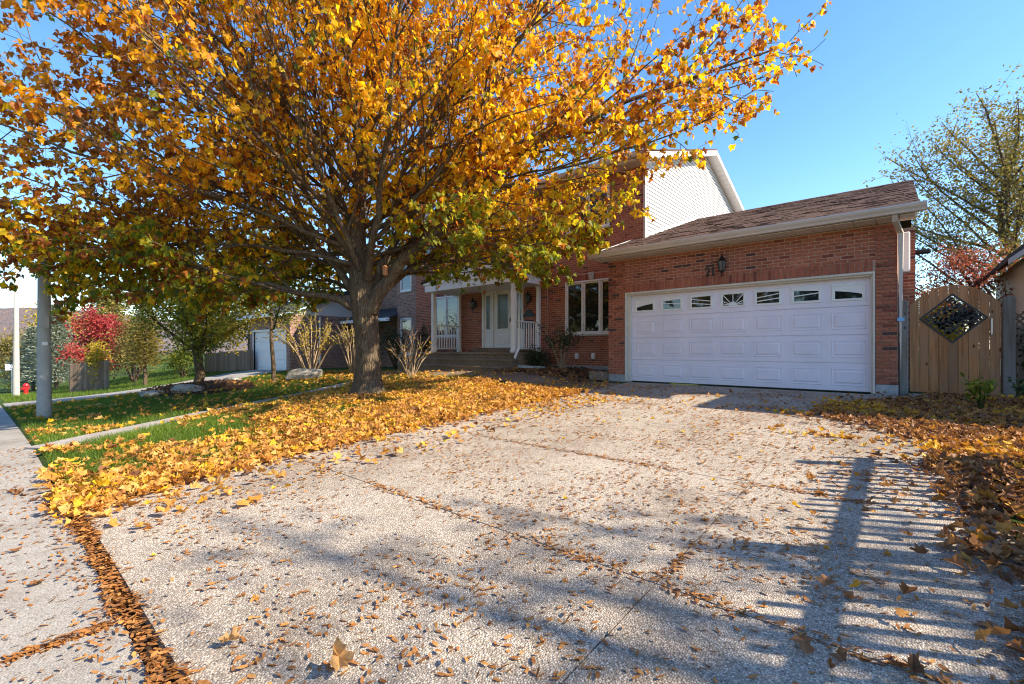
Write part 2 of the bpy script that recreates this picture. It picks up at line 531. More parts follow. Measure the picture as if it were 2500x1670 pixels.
def leaves(P, tip, nrm, size, h, tmpl=LEAF, tf=LEAF_F, curl=None, curl2=None):
    n = len(P)
    t = tip / (np.linalg.norm(tip, axis=1, keepdims=True) + 1e-9)
    b = np.cross(t, nrm)
    b /= np.linalg.norm(b, axis=1, keepdims=True) + 1e-9
    nn = np.cross(b, t)
    L = np.repeat(tmpl[None], n, 0).copy()
    if curl is not None:
        L[:, :, 2] += curl[:, None] * np.abs(L[:, :, 0]) * 1.1
        L[:, :, 0] *= (1 - .35 * np.minimum(1, np.abs(curl)))[:, None]
    if curl2 is not None:
        L[:, :, 2] += curl2[:, None] * (L[:, :, 1] - .3) ** 2
    L = L * np.asarray(size)[:, None, None]
    V = P[:, None, :] + L[:, :, :1] * b[:, None] + L[:, :, 1:2] * t[:, None] + L[:, :, 2:] * nn[:, None]
    F = (tf[None] + (np.arange(n) * len(tmpl))[:, None, None]).reshape(-1, tf.shape[1])
    return V.reshape(-1, 3), F, np.repeat(np.clip(h, 0, 1), len(tmpl))
def unit(n):
    v = rng.normal(size=(n, 3))
    return v / np.linalg.norm(v, axis=1, keepdims=True)

# smooth value noise for clumping
def vnoise(P, s, seed=0):
    q = P * s
    return (np.sin(q[:, 0] * 1.7 + 3.1 * np.sin(q[:, 1] * .9 + seed) + seed) + np.sin(q[:, 1] * 1.9 + 2.7 * np.sin(q[:, 2] * 1.1 + seed * 2) + 1.3) + np.sin(q[:, 2] * 1.6 + 2.9 * np.sin(q[:, 0] * 1.05 - seed))) / 3

# ------------------------------------------------------------------ terrain
def ss(a, b, x):
    t = np.clip((x - a) / (b - a), 0, 1)
    return t * t * (3 - 2 * t)
def gz(x, y):
    x = np.asarray(x, float); y = np.asarray(y, float)
    z = -.045 * (10.49 - np.clip(y, .45, 10.49))
    z = z + .16 * ss(-5.8, -8, x) * ss(5, 10, y)
    d = np.maximum(0, -x - 7)
    d = np.where(d > 60, 60 + 20 * (1 - np.exp(-np.maximum(0, d - 60) / 20)), d)
    z = z - .05 * (d - 2 * (1 - np.exp(-d / 2))) * (1 - .5 * ss(2, 11, y))
    z = z + .10 * np.exp(-((x + 8) ** 2 + (y - 5) ** 2) / 6)
    z = z + .25 * np.exp(-(((x + 18.4) / 2.2) ** 2 + ((y - 4.6) / 1.6) ** 2))
    return z
def g1(x, y):
    return float(gz(x, y))
DX0, DX1, DY0, DY1 = -5.15, .5, .50, 10.42
def lowered(x, y):
    d = (x > DX0 + .03) & (x < DX1 - .03) & (y > DY0 - .6) & (y < DY1 + .3)
    s_ = (y < .42) & (y > -4.9)
    return np.where(d | s_, -.07, -.004)
xs = np.unique(np.concatenate([np.linspace(-900, -160, 20), np.linspace(-160, -40, 40), np.linspace(-40, -16, 49), np.linspace(-16, 4, 101), np.linspace(4, 60, 40), [DX0, DX0 + .06, DX1, DX1 - .06]]))
ys = np.unique(np.concatenate([np.linspace(-400, -60, 12), np.linspace(-60, -5, 30), np.linspace(-5, 13, 91), np.linspace(13, 40, 28), np.linspace(40, 160, 31), np.linspace(160, 900, 16), [.40, .44, .48, DY0, DY0 + .06]]))
XX, YY = np.meshgrid(xs, ys)
ZZ = gz(XX, YY) + lowered(XX, YY)
nx = len(xs)
I = (np.arange(len(ys) - 1)[:, None] * nx + np.arange(nx - 1)[None]).ravel()
ground = npmesh('ground', np.stack([XX, YY, ZZ], -1).reshape(-1, 3), [np.stack([I, I + 1, I + nx + 1, I + nx], -1)], m_ground, smooth=True)
tag(ground, kind='structure')

def strip(name, mat, poly_fn, nu, nv, lift, parent=None, thick=.05, kind=None):
    """sheet following the terrain: poly_fn(u,v)->(x,y)"""
    u, v = np.meshgrid(np.linspace(0, 1, nu), np.linspace(0, 1, nv))
    x, y = poly_fn(u, v)
    z = gz(x, y) + lift
    top = np.stack([x, y, z], -1).reshape(-1, 3)
    i = (np.arange(nv - 1)[:, None] * nu + np.arange(nu - 1)[None]).ravel()
    F = np.stack([i, i + 1, i + nu + 1, i + nu], -1)
    n = len(top)
    bot = top.copy(); bot[:, 2] -= thick
    rim = np.concatenate([np.arange(nu), np.arange(1, nv) * nu + nu - 1, np.arange(nu - 2, -1, -1) + (nv - 1) * nu, np.arange(nv - 2, 0, -1) * nu])
    r2 = np.roll(rim, -1)
    S_ = np.stack([rim, rim + n, r2 + n, r2], -1)
    o = npmesh(name, np.concatenate([top, bot]), [F, S_], mat, parent)
    if kind: tag(o, kind=kind)
    return o
def rect(x0, x1, y0, y1):
    return lambda u, v: (x0 + (x1 - x0) * u, y0 + (y1 - y0) * v)

# driveway of exposed aggregate slabs with open joints
drive = thing('driveway', (0, 0, 0), 'pale exposed aggregate concrete driveway littered with seeds and leaves', 'driveway')
drive['kind'] = 'structure'
del drive['category']
jy = [DY0, 2.22, 4.10, 5.98, 7.86, DY1 + .02]
jx = [DX0, -.95, DX1]
for i in range(2):
    for j in range(5):
        strip('slab', m_agg, rect(jx[i] + .004, jx[i + 1] - .004, jy[j] + .005, jy[j + 1] - .005), 9, 7, .0, drive)
drive_bed = strip('joint_bed', m_soil, rect(DX0 + .05, DX1 - .05, DY0 + .06, DY1), 8, 12, -.012, drive, .02)
# sidewalk
walk = thing('sidewalk', (0, 0, 0), 'grey concrete sidewalk running down along the street', 'sidewalk')
walk['kind'] = 'structure'
del walk['category']
k = 0
x = 6.2
while x > -75:
    strip('slab', m_side, rect(x - 1.79, x - .008, -1.15, .425), 3, 3, -.012, walk)
    x -= 1.8
strip('joint_bed', m_soil, rect(-75, 8, -1.1, .5), 60, 2, -.045, walk, .02)
verge = strip('verge', m_ground, rect(-90, 40, -2.6, -1.16), 80, 3, -.02, None, .05, 'structure')
strip('kerb', m_side, rect(-90, 40, -2.8, -2.61), 80, 2, -.01, None, .2, 'structure')
strip('road', m_asphalt, rect(-90, 40, -11, -2.81), 80, 3, -.13, None, .05, 'structure')
# narrow path across the lawn and front walk
cl = np.array([(-8.35, .50), (-8.75, .95), (-9.35, 1.92), (-10.05, 2.85), (-10.75, 3.95), (-11.6, 5.2), (-12.3, 6.6), (-12.9, 8.2), (-13.1, 9.3)])
def path_fn(u, v):
    tt = np.linspace(0, 1, len(cl))
    px, py = np.interp(v, tt, cl[:, 0]), np.interp(v, tt, cl[:, 1])
    return px + (u - .5) * .62, py + (u - .5) * .30
strip('path', m_pathm, path_fn, 3, 40, .012, None, .06, 'structure')
strip('front_walk', m_agg2, lambda u, v: (-14.2 + 9.03 * u, (8.75 - .55 * u) + (1.55 + .25 * u) * v), 30, 8, .014, None, .06, 'structure')
# neighbour's driveway
strip('neighbour_drive', m_side, lambda u, v: (-27.6 + 4.6 * u + .9 * (1 - v), .5 + 9.3 * v), 8, 14, .012, None, .06, 'structure')
strip('planting_bed', m_mulch, lambda u, v: (-8.95 + 3.2 * u, 10.15 + .1 * np.sin(u * 9) + 2.2 * v), 14, 10, .03, None, .05, 'structure')
def disc(cx, cy, rx, ry, lift, name, mat, n=40):
    rr = np.linspace(0, 1, 8)
    a = np.linspace(0, 2 * np.pi, n, endpoint=False)
    V = [(cx, cy, g1(cx, cy) + lift + .08)]
    for r_ in rr[1:]:
        for t_ in a:
            k_ = r_ * (1 + .08 * math.sin(3 * t_) + .05 * math.sin(7 * t_ + 1))
            x_, y_ = cx + rx * k_ * math.cos(t_), cy + ry * k_ * math.sin(t_)
            V.append((x_, y_, g1(x_, y_) + lift + .08 * (1 - r_ ** 2) - (.03 if r_ == 1 else 0)))
    F3 = [(0, 1 + i, 1 + (i + 1) % n) for i in range(n)]
    F4 = [(1 + q * n + i, 1 + (q + 1) * n + i, 1 + (q + 1) * n + (i + 1) % n, 1 + q * n + (i + 1) % n) for q in range(6) for i in range(n)]
    o = npmesh(name, np.array(V), [np.array(F3), np.array(F4)], mat, smooth=True)
    return tag(o, kind='structure')
disc(-18.0, 4.75, 2.7, 1.5, .03, 'mulch_bed', m_mulch)
disc(-8.44, 5.24, .75, .6, .015, 'tree_pit', m_soil)
# far wooded hill
hx = np.linspace(-760, -190, 90)
hy = np.linspace(-260, 620, 110)
HX, HY_ = np.meshgrid(hx, hy)
rr_ = np.hypot(HX, HY_)
HZ = -7 + 37 * ss(230, 470, rr_) * (.80 + .12 * np.sin(HY_ * .012 + 1.2) + .06 * np.sin(HY_ * .045)) + rng.normal(size=HX.shape) * .7
i = (np.arange(109)[:, None] * 90 + np.arange(89)[None]).ravel()
def hill_mat():
    t = NT('hazy_far_woods')
    v = t.pos()
    g = t.noise(v, .09, 6, .75)
    cc = t.ramp(g, [(.3, (.15, .14, .15)), (.48, (.22, .19, .19)), (.6, (.28, .20, .175)), (.75, (.25, .23, .19))])  # wood tones lightened so the colour itself carries the distance haze
    t.principled(cc, 1, t.bump(t.noise(v, .4, 5, .8), 1., 3.), .0)
    return t.m
npmesh('hill', np.stack([HX, HY_, HZ], -1).reshape(-1, 3), [np.stack([i, i + 1, i + 91, i + 90], -1)], hill_mat(), smooth=True)['kind'] = 'structure'

# ------------------------------------------------------------------ the brick house with its attached garage
YG, YH = 10.49, 12.40                       # garage front, main front wall
GX0, GX1 = -5.73, -.07
OX0, OX1, OZ = -5.28, -.375, 2.22            # garage opening
HX0, HX1 = -16.2, -5.65
house = thing('brick_house', (-8, YH, 0), 'red brick two storey house numbered 21 with attached double garage and white porch', 'house')

CO = .0677
def courses(u0, u1, z0, z1, blen=.205, openings=(), jit=.06):
    out = []
    nz = int(round((z1 - z0) / CO))
    for r_ in range(nz):
        za = z0 + r_ * CO
        zb = min(za + CO - .013, z1)
        x_ = u0 - (blen * .5 if r_ % 2 else 0)
        while x_ < u1 - .03:
            a, b = max(x_, u0), min(x_ + blen - .014, u1)
            x_ += blen
            segs = [(a, b)]
            for (p0, p1, q0, q1) in openings:
                if zb > q0 and za < q1:
                    ns = []
                    for (s0, s1) in segs:
                        if s1 <= p0 or s0 >= p1: ns.append((s0, s1)); continue
                        if s0 < p0: ns.append((s0, p0))
                        if s1 > p1: ns.append((p1, s1))
                    segs = ns
            for (s0, s1) in segs:
                if s1 - s0 > .025: out.append((s0, s1, za, zb))
    return out
def brick_np(rects, mp, proud=.009):
    """joined bricks: rects (u0,u1,z0,z1); mp(u,d,z)->xyz with d outwards"""
    Vs, n = [], len(rects)
    A = np.array(rects)
    j = rng.uniform(-.003, .003, n)
    c_ = .004
    V = np.zeros((n, 8, 3))
    for q, (iu, iz) in enumerate(((0, 2), (1, 2), (1, 3), (0, 3))):
        V[:, q] = np.stack([A[:, iu], np.full(n, -.02), A[:, iz]], -1)
        su = c_ if iu == 0 else -c_
        sz = c_ if iz == 2 else -c_
        V[:, q + 4] = np.stack([A[:, iu] + su * .5, proud + j + rng.uniform(-.002, .002, n), A[:, iz] + sz * .5], -1)
    fl = np.array([(4, 5, 6, 7), (0, 1, 5, 4), (1, 2, 6, 5), (2, 3, 7, 6), (3, 0, 4, 7)])
    F = (fl[None] + (np.arange(n) * 8)[:, None, None]).reshape(-1, 4)
    V = V.reshape(-1, 3)
    return mp(V), F, np.repeat(rng.random(n), 8)
brick_parts = []
def front(Y):
    return lambda V: np.stack([V[:, 0], Y - V[:, 1], V[:, 2]], -1)
def side_px(X):                              # wall facing +X
    return lambda V: np.stack([X + V[:, 1], V[:, 0], V[:, 2]], -1)

# --- garage wall: mortar backing and bricks
gw = MB()
gw.box(GX0, OX0, YG, YG + .10, .18, 3.05)
gw.box(OX1, GX1, YG, YG + .10, .18, 3.05)
gw.box(OX0, OX1, YG, YG + .10, OZ, 3.05)
gw.box(GX0, GX0 + .1, YG + .1, YH, .0, 3.05)
gw.box(GX1 - .1, GX1, YG + .1, 17.2, .0, 3.05)
gw.box(.0, .19, 12.6, 14.0, 0, 3.35)
garage_wall = gw.build('garage_wall', m_mortar, house)
MB().box(GX0 - .01, OX0, YG - .018, YG + .1, -.1, .178, bev=.01).build('foundation', m_found, house)
MB().box(OX1 + .0, GX1 + .012, YG - .03, YG + .1, -.1, .178, bev=.012).build('foundation', m_found, house)
def one_brick_mesh(k_):
    b = MB()
    r_ = random.Random(k_)
    L_, H_ = .194, CO - .013
    q = .004
    vs = [(-L_ / 2, .02, -H_ / 2), (L_ / 2, .02, -H_ / 2), (L_ / 2, .02, H_ / 2), (-L_ / 2, .02, H_ / 2)]
    vs += [(x_ * (1 - .02), -.004, z_ * .97) for x_, _, z_ in vs[:4]]
    vs += [(x_ - math.copysign(q, x_) * r_.uniform(.6, 1.8), -.010 + r_.uniform(-.002, .002), z_ - math.copysign(q, z_) * r_.uniform(.6, 1.5)) for x_, _, z_ in vs[:4]]
    vs.append((r_.uniform(-.04, .04), -.012, r_.uniform(-.01, .01)))
    fs = []
    for o_ in (0, 4):
        for i_ in range(4):
            i2 = (i_ + 1) % 4
            fs.append((o_ + i_, o_ + i2, o_ + 4 + i2, o_ + 4 + i_))
    fs += [(8 + i_, 8 + (i_ + 1) % 4, 12) for i_ in range(4)]
    b.add(vs, fs)
    me = bpy.data.meshes.new('brick')
    me.from_pydata(b.v, [], b.f)
    me.materials.append(m_brick_o)
    return me
bmeshes = [one_brick_mesh(i_) for i_ in range(6)]
field = courses(OX0 + .0, OX1, OZ + .205, 3.05)
pierR = courses(OX1 + .006, GX1, .185, 3.05, .205)
pierL = courses(GX0, OX0 - .006, .185, 3.05, .205)
cand = [(r_, .018) for r_ in pierR] + [(r_, 0.) for r_ in field]
cand.sort(key=lambda c_: -c_[0][0])
indiv, rest = cand[:300], cand[300:]
wo = worg(garage_wall)
for k_, ((a, b, z0, z1), pr) in enumerate(indiv):
    o = bpy.data.objects.new('brick', bmeshes[k_ % 6])
    col.objects.link(o)
    o.parent = garage_wall
    o.location = Vector(((a + b) / 2, YG - pr - random.uniform(0, .004), (z0 + z1) / 2)) - wo
    o.scale = ((b - a) / .194, 1, 1 if k_ % 2 else -1)
    if o.scale[2] < 0: o.scale = (o.scale[0], 1, 1); o.rotation_euler = (0, R(180), 0)
rs = [r_ for r_, p_ in rest if p_ == 0]
if rs: brick_parts.append(brick_np(rs, front(YG)))
rs = [r_ for r_, p_ in rest if p_ > 0]
if rs: brick_parts.append(brick_np(rs, front(YG - .018)))
brick_parts.append(brick_np(pierL, front(YG - .018)))
sold = []
x = OX0 + .002
while x < OX1 - .05:
    sold.append((x, x + CO - .010, OZ + .006, OZ + .198))
    x += CO
brick_parts.append(brick_np(sold, front(YG), .014))
# chimney-like jog and right side wall
brick_parts.append(brick_np(courses(.0, .19, .185, 3.32), front(12.6)))
brick_parts.append(brick_np(courses(12.6, 14.0, .185, 3.32), side_px(.19)))
# --- main front wall
win_r = (-8.36, -6.40, 1.27, 2.98)
win_p = (-14.95, -13.50, 1.30, 2.98)
win_u = (-8.30, -6.75, 4.55, 5.80)
win_u2 = (-12.0, -10.3, 4.55, 5.80)
win_u3 = (-15.6, -14.2, 4.55, 5.80)
door_o = (-12.16, -10.12, .86, 3.05)
mw = MB()
def wall_with_openings(mb, x0, x1, z0, z1, ya, yb, ops):
    xs_ = sorted({x0, x1, *[o_[0] for o_ in ops], *[o_[1] for o_ in ops]})
    for a, b in zip(xs_, xs_[1:]):
        cuts = sorted([(o_[2], o_[3]) for o_ in ops if o_[0] <= a + 1e-6 and o_[1] >= b - 1e-6])
        z = z0
        for (q0, q1) in cuts:
            if q0 > z: mb.box(a, b, ya, yb, z, q0)
            z = q1
        if z < z1: mb.box(a, b, ya, yb, z, z1)
ops = [win_r, win_p, win_u, win_u2, win_u3, door_o]
wall_with_openings(mw, HX0, HX1, -.3, 6.2, YH, YH + .2, ops)
mw.box(HX0, HX0 + .2, YH + .2, 23.4, -.5, 6.2)
mw.build('front_wall', m_mortar, house)
solr = (win_r[0] - .05, win_r[1], win_r[3], win_r[3] + .2)
solp = (win_p[0] - .05, win_p[1] + .05, win_p[3], win_p[3] + .2)
brick_parts.append(brick_np(courses(HX0, HX1, .30, 6.15, openings=ops + [solr, solp]), front(YH)))
for sr in (solr, solp):
    ss_ = []
    x = sr[0]
    while x < sr[1] - .03:
        ss_.append((x, x + CO - .01, sr[2] + .006, sr[3] - .008))
        x += CO
    brick_parts.append(brick_np(ss_, front(YH), .014))
# brick return that steps out beside the porch, and corbelled band
brick_parts.append(brick_np(courses(-9.32, -9.05, .30, 4.30), front(YH - .05)))
MB().box(-9.32, -9.05, YH - .052, YH - .001, -.2, 4.3).build('pilaster', m_mortar, house)
V_, F_, H_, b0 = [], [], [], 0
for V, F, H in brick_parts:
    V_.append(V); F_.append(F + b0); H_.append(H); b0 += len(V)
bw = npmesh('brickwork', np.concatenate(V_), [np.concatenate(F_)], m_brick_a, house, {'h': np.concatenate(H_)})
tag(bw, kind='stuff')
MB().box(HX0 - .01, HX1 - .1, YH - .03, YH, -.5, .29).build('foundation', m_found, house)
for (x0, x1, z) in ((-7.45, -7.3, win_r[3]), (-14.3, -14.15, win_p[3])):
    MB().prism([(x0, z), (x1, z), (x1 + .035, z + .24), (x0 - .035, z + .24)], 1, YH - .03, YH - .001).build('keystone', m_stone_key, house)
# corner board and siding on the gable
MB().box(HX1 - .01, HX1 + .055, YH - .03, YH + .09, 3.3, 6.2, bev=.005).build('corner_board', m_gutter, house)
MB().prism([(YH + .2, -.5), (23.4, -.5), (23.4, 6.0), (17.9, 7.95), (YH + .2, 6.1)], 0, HX1 - .2, HX1 - .002).build('gable_wall', m_white, house)
gable = MB().box(HX1 - .05, HX1 - .001, 12.6, 12.61, 6, 6.01)
sid = bpy.data.objects['gable_wall']
z = 3.7
while z < 8.1:
    zt = z + .118
    zm = z + .11
    if zm < 6.30: ya, yb = YH + .091, 23.4
    else:
        ya, yb = 17.9 - (8.22 - zm) / .335, 17.9 + (8.22 - zm) / .335
    if yb - ya < .1: break
    MB().prism([(HX1, z), (HX1 + .026, z), (HX1 + .002, zt), (HX1, zt)], 1, ya, yb).build('siding_board', m_vinyl, sid)
    z = zt
# --- main roof
rf = MB()
ov = -5.28
for sgn in (-1, 1):
    ye = 17.9 + sgn * 5.95
    rf.prism([(17.9, 8.30), (ye, 8.30 - 5.95 * .335), (ye, 8.30 - 5.95 * .335 - .06), (17.9, 8.24)][::sgn], 0, HX0 - .35, ov, h=.4)
main_roof = rf.build('roof', m_shingle, house)
rk = MB()
for sgn in (-1, 1):
    ye = 17.9 + sgn * 5.98
    ze = 8.24 - 5.98 * .335
    rk.prism([(17.9, 8.235), (ye, ze), (ye, ze - .17), (17.9, 8.065)][::sgn], 0, ov - .025, ov + .012)
rk.build('rake_board', m_white, main_roof)
for sgn in (-1, 1):
    y = 0.
    while y < 5.9:                            # ribbed soffit under the rake, strip by strip
        y2 = min(y + .30, 5.9)
        a = 17.9 + sgn * y; b = 17.9 + sgn * (y2 - .012)
        za, zb = 8.10 - y * .335, 8.10 - (y2 - .012) * .335
        MB().prism([(a, za), (b, zb), (b, zb - .012), (a, za - .012)][::sgn], 0, HX1 + .02, ov - .026).build('soffit_panel', m_white, main_roof)
        y = y2
fe = MB()
fe.box(HX0 - .35, ov, 11.93, 11.95, 6.12, 6.30)
fe.box(HX0 - .35, ov, 11.95, YH, 6.10, 6.118)
fe.build('eave', m_gutter, main_roof)
fg = MB()
fg.prism([(11.80, 6.32), (11.93, 6.32), (11.93, 6.19), (11.84, 6.19), (11.81, 6.24)], 0, HX0 - .35, ov)
fg.build('gutter', m_gutter, main_roof)
# vent pipe on the ridge
MB().tube([(-6.4, 18.6, 7.9), (-6.4, 18.6, 8.75)], .05, 10).build('vent_pipe', m_gutter, main_roof)

# --- garage roof with shingle tabs
GS = (5.5 - 3.20) / (16.86 - 10.02)
GL, GR = -5.95, .20
gr = MB()
gr.prism([(10.02, 3.20), (16.86, 5.5), (16.86, 5.42), (10.02, 3.12)], 0, GL, GR, h=.4)
gr.prism([(16.86, 5.5), (23.6, 3.24), (23.6, 3.16), (16.86, 5.42)], 0, GL, GR, h=.4)
garage_roof = gr.build('garage_roof', m_shingle, house)
tabs = MB()
sl = math.hypot(1, GS)
nrow = 50
expo = math.hypot(16.86 - 10.0, 2.3) / nrow
for r_ in range(nrow):
    x = GL - .02 - random.uniform(0, .3)
    s0 = r_ * expo
    while x < GR + .01:
        wd = random.uniform(.17, .36)
        a, b = max(x, GL - .02), min(x + wd, GR + .015)
        x += wd + .004
        if b - a < .03: continue
        lo = s0 - random.uniform(0, .012)
        th = random.choice((.007, .008, .015))
        def P_(xx, s, up): return (xx, 10.0 + s / sl - up * GS / sl, 3.2 + s * GS / sl + up / sl)
        if -5.65 < -20: continue
        vs = [P_(a, lo, .001), P_(b, lo, .001), P_(b, lo, th), P_(a, lo, th), P_(b, s0 + expo * 1.25, .002), P_(a, s0 + expo * 1.25, .002)]
        tabs.add(vs, [(0, 1, 2, 3), (3, 2, 4, 5), (1, 4, 2), (0, 3, 5)], .02 + .98 * random.random())
tabs.build('shingles', m_shingle, garage_roof, kind='stuff')
cap = MB()
x = GL
while x < GR:
    cap.prism([(16.7, 5.465), (16.86, 5.53), (17.02, 5.465), (17.02, 5.45), (16.86, 5.51), (16.7, 5.45)][::-1], 0, x, min(x + .15, GR + .02), h=random.random())
    x += .152
cap.build('ridge_cap', m_shingle, garage_roof, kind='stuff')
rk = MB()
rk.prism([(10.0, 3.215), (YH - .02, 3.215 + 2.38 * GS), (YH - .02, 3.06 + 2.38 * GS), (10.0, 3.06)], 0, GL - .06, GL - .022)
rk.build('rake_board', m_white, garage_roof)
MB().prism([(10.0, 3.11), (16.8, 5.40), (16.8, 5.24), (10.0, 3.00)], 0, GR - .05, GR - .02).build('rake_board', m_gutter, garage_roof)
# white step flashing where the roof meets the siding
MB().prism([(YH - .02, 3.23 + 2.38 * GS), (16.86, 5.53), (16.86, 5.60), (YH - .02, 3.31 + 2.38 * GS)], 0, HX1 + .019, HX1 + .032).build('flashing', m_white, garage_roof)
# gutter (ogee profile), soffit panels
gt = MB()
gt.prism([(9.87, 3.205), (9.86, 3.185), (9.875, 3.15), (9.91, 3.11), (9.925, 3.075), (10.02, 3.075), (10.02, 3.205)], 0, GL - .05, GR + .10)
gt.build('gutter', m_gutter, garage_roof)
x = GL + .02
while x < GR - .02:
    x2 = min(x + .31, GR - .02)
    MB().box(x, x2 - .008, 10.025, YG - .012, 3.055, 3.068).build('soffit_panel', m_soffit, garage_roof)
    x = x2
MB().box(GL + .01, GR - .02, 10.03, YG - .01, 3.07, 3.075).build('soffit_backing', m_black, garage_roof)
# downspouts
ds = MB()
ds.tube([(-.10, 9.98, 3.08), (-.10, 10.05, 3.0), (-.025, YG - .04, 2.84), (-.025, YG - .04, .35)], .052, 4, phase=math.pi / 4)
ds.build('downspout', m_gutter, house)
MB().box(-.072, .022, YG - .088, YG + .008, 1.30, 1.36).build('downspout_joint', m_plastic, house)
ds = MB()
ds.tube([(-9.2, 11.05, 2.92), (-9.2, 11.05, .86), (-9.15, 10.9, .72), (-8.95, 10.55, .55)], .048, 4, phase=math.pi / 4)
ds.build('downspout', m_white, house)
# white duct and small black light on the side wall
MB().box(-.06, .105, 11.2, 11.45, 2.25, 3.0, bev=.02).build('side_duct', m_white, house)
MB().box(.19, .45, 12.9, 13.05, 2.83, 2.92, bev=.02).build('side_light', m_black, house)

# --- garage door
DZ, DXa, DXb, YD = 2.135, -5.16, -.44, YG + .16
gd = MB()
gd.box(DXa, DXb, YD + .005, YD + .04, .02, DZ)
garage_door = gd.build('garage_door', m_door, house)
sec = DZ / 4
for s_ in range(4):
    MB().box(DXa, DXb, YD - .012, YD + .004, .02 + s_ * sec, .02 + (s_ + 1) * sec - .012, bev=.004).build('door_section', m_door, garage_door)
def ring_panel(xc, zc, w_, h_, prof, yb):
    """prof list of (inset, out)"""
    b = MB()
    vs, fs = [], []
    for ins, out in prof:
        for sx, sz in ((-1, -1), (1, -1), (1, 1), (-1, 1)):
            vs.append((xc + sx * (w_ / 2 - ins), yb - out, zc + sz * (h_ / 2 - ins)))
    for i_ in range(len(prof) - 1):
        for q in range(4):
            q2 = (q + 1) % 4
            fs.append((i_ * 4 + q, i_ * 4 + q2, i_ * 4 + 4 + q2, i_ * 4 + 4 + q))
    n_ = (len(prof) - 1) * 4
    fs.append((n_, n_ + 1, n_ + 2, n_ + 3))
    return b.add(vs, fs)
pitch = (DXb - DXa) / 7
for r_ in range(3):
    for c_ in range(7):
        ring_panel(DXa + pitch * (c_ + .5), .02 + sec * (r_ + .5) - .005, .53, .33, [(0, -.002), (.012, .009), (.028, .003), (.042, .002), (.070, .014), (.075, .014)], YD - .012).build('raised_panel', m_door, garage_door)
wz, wh = .02 + sec * 3.5 + .0, .235
for c_ in range(7):
    xc = DXa + pitch * (c_ + .5)
    fr = MB()
    W2, H2, t_ = .26, .165, .055
    y0, y1 = YD - .030, YD - .011
    for (a, b, p, q) in ((-W2, W2, H2 - t_ + .01, H2), (-W2, W2, -H2, -H2 + t_ - .01), (-W2, -W2 + t_, -H2 + t_ - .01, H2 - t_ + .01), (W2 - t_, W2, -H2 + t_ - .01, H2 - t_ + .01)):
        fr.box(xc + a, xc + b, y0, y1, wz + p, wz + q, bev=.006)
    fr.build('window_frame', m_white, garage_door)
    gw2, gh2 = W2 - t_, H2 - t_ + .01
    MB().box(xc - gw2, xc + gw2, YD - .020, YD - .0125, wz - gh2, wz + gh2).build('pane', m_glass, garage_door)
    # arched sunburst insert
    mu = MB()
    ya, yb = YD - .026, YD - .0205
    d = c_ - 3
    def bar(p, q, t=.011):
        (x0, z0), (x1, z1) = p, q
        dx, dz = x1 - x0, z1 - z0
        L_ = math.hypot(dx, dz)
        nx_, nz_ = -dz / L_ * t, dx / L_ * t
        mu.prism([(xc + x0 + nx_, wz + z0 + nz_), (xc + x0 - nx_, wz + z0 - nz_), (xc + x1 - nx_, wz + z1 - nz_), (xc + x1 + nx_, wz + z1 + nz_)], 1, ya, yb)
    if d == 0:
        pts = [(xc + .085 * math.cos(a), wz - gh2 + .002 + .075 * math.sin(a)) for a in np.linspace(0, math.pi, 12)]
        mu.prism(pts, 1, ya, yb)
        for ang in (0.18, .42, .85, math.pi / 2, math.pi - .85, math.pi - .42, math.pi - .18):
            e = min(gw2 / max(1e-6, abs(math.cos(ang))), (2 * gh2) / math.sin(ang)) - .006
            bar((.08 * math.cos(ang), -gh2 + .07 * math.sin(ang)), (e * math.cos(ang), -gh2 + e * math.sin(ang)), .008)
    else:
        sg = 1 if d > 0 else -1
        A_ = 2.33
        X_ = np.linspace(-gw2, gw2, 9)
        arc = [-gh2 + 2 * gh2 * 1.02 * math.sqrt(max(0, 1 - ((abs(d) * pitch * sg + x_) / A_) ** 2)) for x_ in X_]
        arc = [min(a, gh2 - .004) for a in arc]
        poly = [(xc + x_, wz + a) for x_, a in zip(X_, arc)] + [(xc + gw2, wz + gh2), (xc - gw2, wz + gh2)]
        mu.prism(poly[::-1], 1, ya, yb)
        for s0, s1 in {1: ((-.62, -.22), (.0, .55)), 2: ((-.15, .18),), 3: ()}[abs(d)]:
            bar((-gw2 * sg, gh2 * s0), (gw2 * sg, gh2 * s1), .009)
    mu.build('muntin', m_white, garage_door)
MB().box(-3.32, -3.22, YD - .05, YD - .04, 1.0, 1.02).box(-3.30, -3.28, YD - .041, YD - .011, .995, 1.025).build('door_handle', m_white, garage_door)
MB().box(DXa, DXb, YD - .014, YD + .03, .003, .019).build('weather_strip', m_black, garage_door)
tr = MB()
tr.box(OX0 + .002, OX0 + .035, YG - .022, YD + .0, .0, OZ - .002, bev=.004)
tr.box(OX0 + .036, DXa + .0, YG + .05, YD - .003, .0, DZ + .02, bev=.004)
tr.box(OX1 - .035, OX1 - .002, YG - .022, YD + .0, .0, OZ - .002, bev=.004)
tr.box(DXb, OX1 - .036, YG + .05, YD - .003, .0, DZ + .02, bev=.004)
tr.box(OX0 + .036, OX1 - .036, YG - .024, YG + .03, OZ - .045, OZ - .003, bev=.005)
tr.box(OX0 + .036, OX1 - .036, YG + .031, YD - .004, DZ + .005, OZ - .01, bev=.004)
tr.build('door_trim', m_soffit, garage_door)

